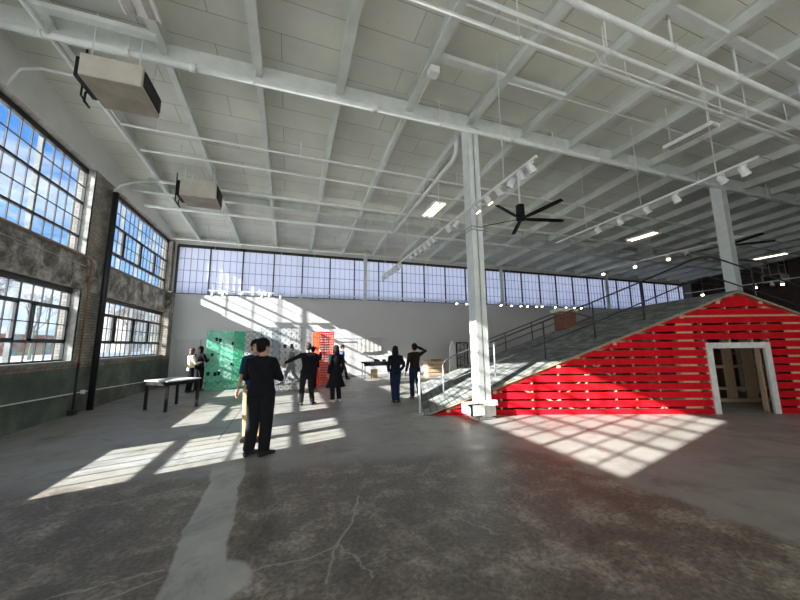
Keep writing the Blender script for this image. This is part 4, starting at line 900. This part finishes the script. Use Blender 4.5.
    if long_hair:
        c.loft([hp(0,-.05,.05), hp(0,-.075,-.06), hp(0,-.085,-.16), hp(0,-.08,-.26)],[(.085*k,.06*k),(.095*k,.055*k),(.095*k,.045*k),(.06*k,.03*k)],14)
        for sx in (-1,1): c.loft([hp(sx*.06,-.01,.06), hp(sx*.082,0,-.03), hp(sx*.085,-.01,-.14)],[.03*k,.028*k,.02*k],8)
    remesh(c, 'hair', M[hair], t, vox*.8, 3)
    if cap: 
        c = MB(); c.ell(hp(0,-.008,.075),(.088*k,.102*k,.075*k),16,10,RH_); c.loft([hp(0,.08,.07),hp(0,.15,.06)],[(.07*k,.01*k),(.05*k,.006*k)],12,ref=(0,0,1)); remesh(c,'cap',M[cap],t,vox*.8,3)
    return t
XP = dict(eR=(.29,.03,1.15), wR=(.04,.23,1.17), eL=(-.29,.03,1.15), wL=(-.03,.25,1.21))
person('person in black top and black trousers standing in the foreground seen from behind, arms folded', (-.38,5.36,0), -.45, 1.72, dict(XP, kL=(-.11,.0,.50), aL=(-.15,-.02,.085), kR=(.09,.03,.50), aR=(.08,.0,.085), tL=-.3, tR=-.55), 'black_cloth', vox=.009, sleeve='long', hair='hair_dark', wide=1.2, turn=-.5)
person('person in blue shirt and khaki trousers mostly hidden behind the foreground person in black', (-.56,6.25,0), PI-.30, 1.72, dict(eR=(.25,-.03,1.13), wR=(.27,.05,.88)), 'blue_cloth', 'khaki', sleeve='short', vox=.010, wide=.95, turn=.4)
person('person in cream sweater and dark trousers with auburn hair beside the green screen', (-3.36,13.5,0), -1.0, 1.56, dict(eR=(.24,.08,1.15), wR=(.14,.26,1.18), eL=(-.23,.02,1.13), wL=(-.16,.22,1.10)), 'cream', 'black_cloth', hair='hair_brown', long_hair=True, vox=.014, hem=.86)
person('person in black with dark hair standing close behind the person in cream sweater', (-3.16,13.85,0), -.6, 1.62, dict(eR=(.24,.08,1.15), wR=(.16,.26,1.22)), 'black_cloth', 'black_cloth', long_hair=True, vox=.015)
person('person in black with grey hair stretching out one arm and raising the other hand', (.50,9.33,0), .12, 1.68, dict(eL=(-.40,.02,1.31), wL=(-.63,.06,1.20), eR=(.38,.10,1.30), wR=(.42,.30,1.47), kL=(-.13,.02,.5), aL=(-.16,-.03,.085), kR=(.12,.02,.5), aR=(.15,-.06,.085), tR=-.7, tL=.3), 'black_cloth', hair='hair_grey', vox=.012, turn=.2)
person('person in a long black coat and white shoes seen from behind', (1.31,9.47,0), .35, 1.60, None, 'black_cloth', 'black_cloth', 'shoe_white', 'hair_dark', coat=True, vox=.012, long_hair=True)
person('person in steel blue shirt and dark trousers walking past the red screen', (2.36,15.0,0), -PI/2+.2, 1.62, dict(kL=(-.08,.20,.53), aL=(-.09,.30,.10), kR=(.09,-.06,.52), aR=(.09,-.36,.16), eL=(-.23,.05,1.14), wL=(-.22,.22,.95), eR=(.23,-.14,1.15), wR=(.24,-.12,.92)), 'steel_blue', vox=.015, turn=-.6, cap='black_cloth')
person('person in dark navy jacket and blue jeans with long dark hair, hands in pockets', (2.88,8.66,0), .08, 1.56, dict(eL=(-.27,-.07,1.14), wL=(-.20,.10,.97), eR=(.27,-.07,1.14), wR=(.20,.10,.97), kL=(-.08,.02,.5), aL=(-.06,-.02,.085), kR=(.07,.02,.5), aR=(.05,-.04,.085), tR=-.8), 'navy', 'denim', long_hair=True, vox=.011, hem=.95)
person('person in dark brown jacket and jeans holding one hand to the head', (3.63,9.05,0), .1, 1.63, dict(eR=(.43,.02,1.52), wR=(.16,.14,1.67), eL=(-.27,-.04,1.13), wL=(-.30,.03,.88), kR=(.13,.02,.5), aR=(.16,-.03,.085), tR=-.9), 'brown_cloth', 'denim', 'shoe_brown', vox=.011, hem=.92, wide=1.05)
person('person in grey clothes walking behind the white lattice screen', (.12,14.6,0), 1.2, 1.58, dict(kL=(-.08,.20,.53), aL=(-.09,.34,.10), kR=(.09,-.06,.52), aR=(.09,-.34,.14), eL=(-.23,.05,1.14), wL=(-.22,.22,.98), eR=(.23,.05,1.14), wR=(.2,.24,1.02)), 'grey_cloth', 'grey_cloth', vox=.015)
person('person in dark clothes at the red screen, mostly hidden by the person with outstretched arm', (.86,12.5,0), -.3, 1.56, None, 'black_cloth', 'black_cloth', vox=.015)
# ------------------------------------------------------------------ outside the windows
def building(name, label, loc, w, d, h, mat, rz=0, nw=8, nf=2):
    t = thing(name, label, 'building', loc, rz); MB().box((0,0,0),(w,d,h)).build('facade', mat, t); MB().box((-.3,-.3,h),(w+.3,d+.3,h+.5)).build('parapet', M['upperwall'], t)
    g = bpy.data.materials.get('far_window') or plain('far_window',(.10,.13,.17),.2)
    for i in range(nw):
        for j in range(nf):
            x = d*(i+.5)/nw; z = h*(j+.45)/nf
            MB().box((w,x-.9,z-.9),(w+.06,x+.9,z+.9)).build('window', g, t)
    return t
building('brick_building', 'distant red brick building seen through the lower windows', (-74,70,0), 12, 46, 5.2, M['brick_red'])
building('pale_building', 'distant pale building seen through the windows near the back corner', (-70,140,0), 14, 60, 15, plain('pale_render',(.42,.40,.38),.8), nw=12, nf=3)
hg = MB()
rnd = random.Random(3)
for k in range(9): hg.ell((-52+rnd.uniform(-1.2,1.2), 62+k*1.3, 1.0+rnd.uniform(-.2,.5)), (1.6,1.5,1.6), 8, 6)
tag(hg.build('hedge', plain('green_hedge',(.05,.16,.06),.9,var=.4,scale=2), None, True), 'green hedge in front of the distant brick building', 'hedge')
def tree(loc, h, seed, label):
    r = random.Random(seed); t = thing('bare_tree', label, 'tree', loc, 0, 'bare trees outside the windows'); tr = MB(); br = MB()
    m = bpy.data.materials.get('bark') or plain('bark',(.10,.08,.06),.9)
    tr.loft([(0,0,0),(0.1,0,h*.3),(.0,.1,h*.5)],[.22,.17,.13],8)
    def grow(p, d, l, rad, n):
        q_ = p + d*l; br.loft([p, (p+q_)/2+V(r.uniform(-.05,.05)*l,r.uniform(-.05,.05)*l,0), q_],[rad,rad*.8,rad*.6],5)
        if n:
            for _ in range(3):
                dd = (d + V(r.uniform(-.8,.8),r.uniform(-.8,.8),r.uniform(-.1,.6))).normalized(); grow(q_, dd, l*.72, rad*.6, n-1)
    for _ in range(4): grow(V(0,0,h*r.uniform(.35,.5)), V(r.uniform(-.7,.7),r.uniform(-.7,.7),1).normalized(), h*.22, .09, 4)
    tr.build('trunk', m, t, True); br.build('branches', m, t)
for i,(x,y,h) in enumerate(((-30,44,9),(-36,62,10),(-26,66,8),(-34,88,11))):
    tree((x,y,0), h, i, 'bare tree outside the windows, %s from the left' % ORD[i])
# ------------------------------------------------------------------ sky, sun, camera
w = bpy.data.worlds.new('sky'); S.world = w; w.use_nodes = True; nt = w.node_tree; bg = nt.nodes['Background']
tc = nt.nodes.new('ShaderNodeTexCoord').outputs['Generated']; sx = N(nt,'ShaderNodeSeparateXYZ'); L(nt, tc, sx.inputs[0])
sky = ramp(nt, sx.outputs[2], [(0,(.62,.76,.92)),(.15,(.30,.55,.92)),(.45,(.08,.30,.80)),(1,(.04,.18,.60))])
mp = N(nt,'ShaderNodeMapping'); mp.inputs['Scale'].default_value = (1,1,2.2); L(nt, tc, mp.inputs[0])
cl = noise(nt, mp.outputs[0], 3.2, 7, .58, .4)
cov = ramp(nt, cl, [(.46,(0,0,0)),(.62,(1,1,1))]); low = ramp(nt, sx.outputs[2], [(.25,(1,1,1)),(.62,(.25,.25,.25))])
c = mix(nt, math_(nt,'MULTIPLY', cov, low), sky, (1.0,1.02,1.06))
# extra bright half of the sky behind the viewer, added to lift indoor light
hz = N(nt,'ShaderNodeMapRange'); hz.interpolation_type = 'SMOOTHSTEP'; hz.inputs[1].default_value = .05; hz.inputs[2].default_value = -.45; L(nt, sx.outputs[1], hz.inputs[0])
c = mix(nt, hz.outputs[0], c, (2.2,2.15,2.05)); L(nt, c, bg.inputs[0]); bg.inputs[1].default_value = 1.15
sd = bpy.data.lights.new('sun','SUN'); so = bpy.data.objects.new('sun', sd); COL.objects.link(so)
sd.energy = 18; sd.angle = math.radians(.55); sd.color = (1,.95,.87)
so.location = (-20,-5,12); so.rotation_euler = V(1,.26,-.475).to_track_quat('-Z','Y').to_euler()
cam = bpy.data.cameras.new('camera'); co = bpy.data.objects.new('camera', cam); COL.objects.link(co)
cam.sensor_fit = 'HORIZONTAL'; cam.sensor_width = 36; cam.lens = 36*313/800; cam.clip_start = .05; cam.clip_end = 500
yaw, pit, rol = map(math.radians, (19.362, 8.103, .669))
F = V(math.sin(yaw)*math.cos(pit), math.cos(yaw)*math.cos(pit), math.sin(pit)); R0 = V(math.cos(yaw), -math.sin(yaw), 0); D0 = F.cross(R0)
r_ = R0*math.cos(rol) + D0*math.sin(rol); d_ = -R0*math.sin(rol) + D0*math.cos(rol)
mt = Matrix((r_, -d_, -F)).transposed().to_4x4(); mt.translation = V(0,0,1.62); co.matrix_world = mt
S.camera = co
vs_ = S.view_settings; vs_.view_transform = 'Standard'; vs_.look = 'None'; vs_.exposure = 0.62; vs_.gamma = 1; vs_.use_curve_mapping = False
S.cycles.max_bounces = 10; S.cycles.diffuse_bounces = 6; S.cycles.transparent_max_bounces = 24; S.cycles.use_denoising = True
S.cycles.sample_clamp_indirect = 4
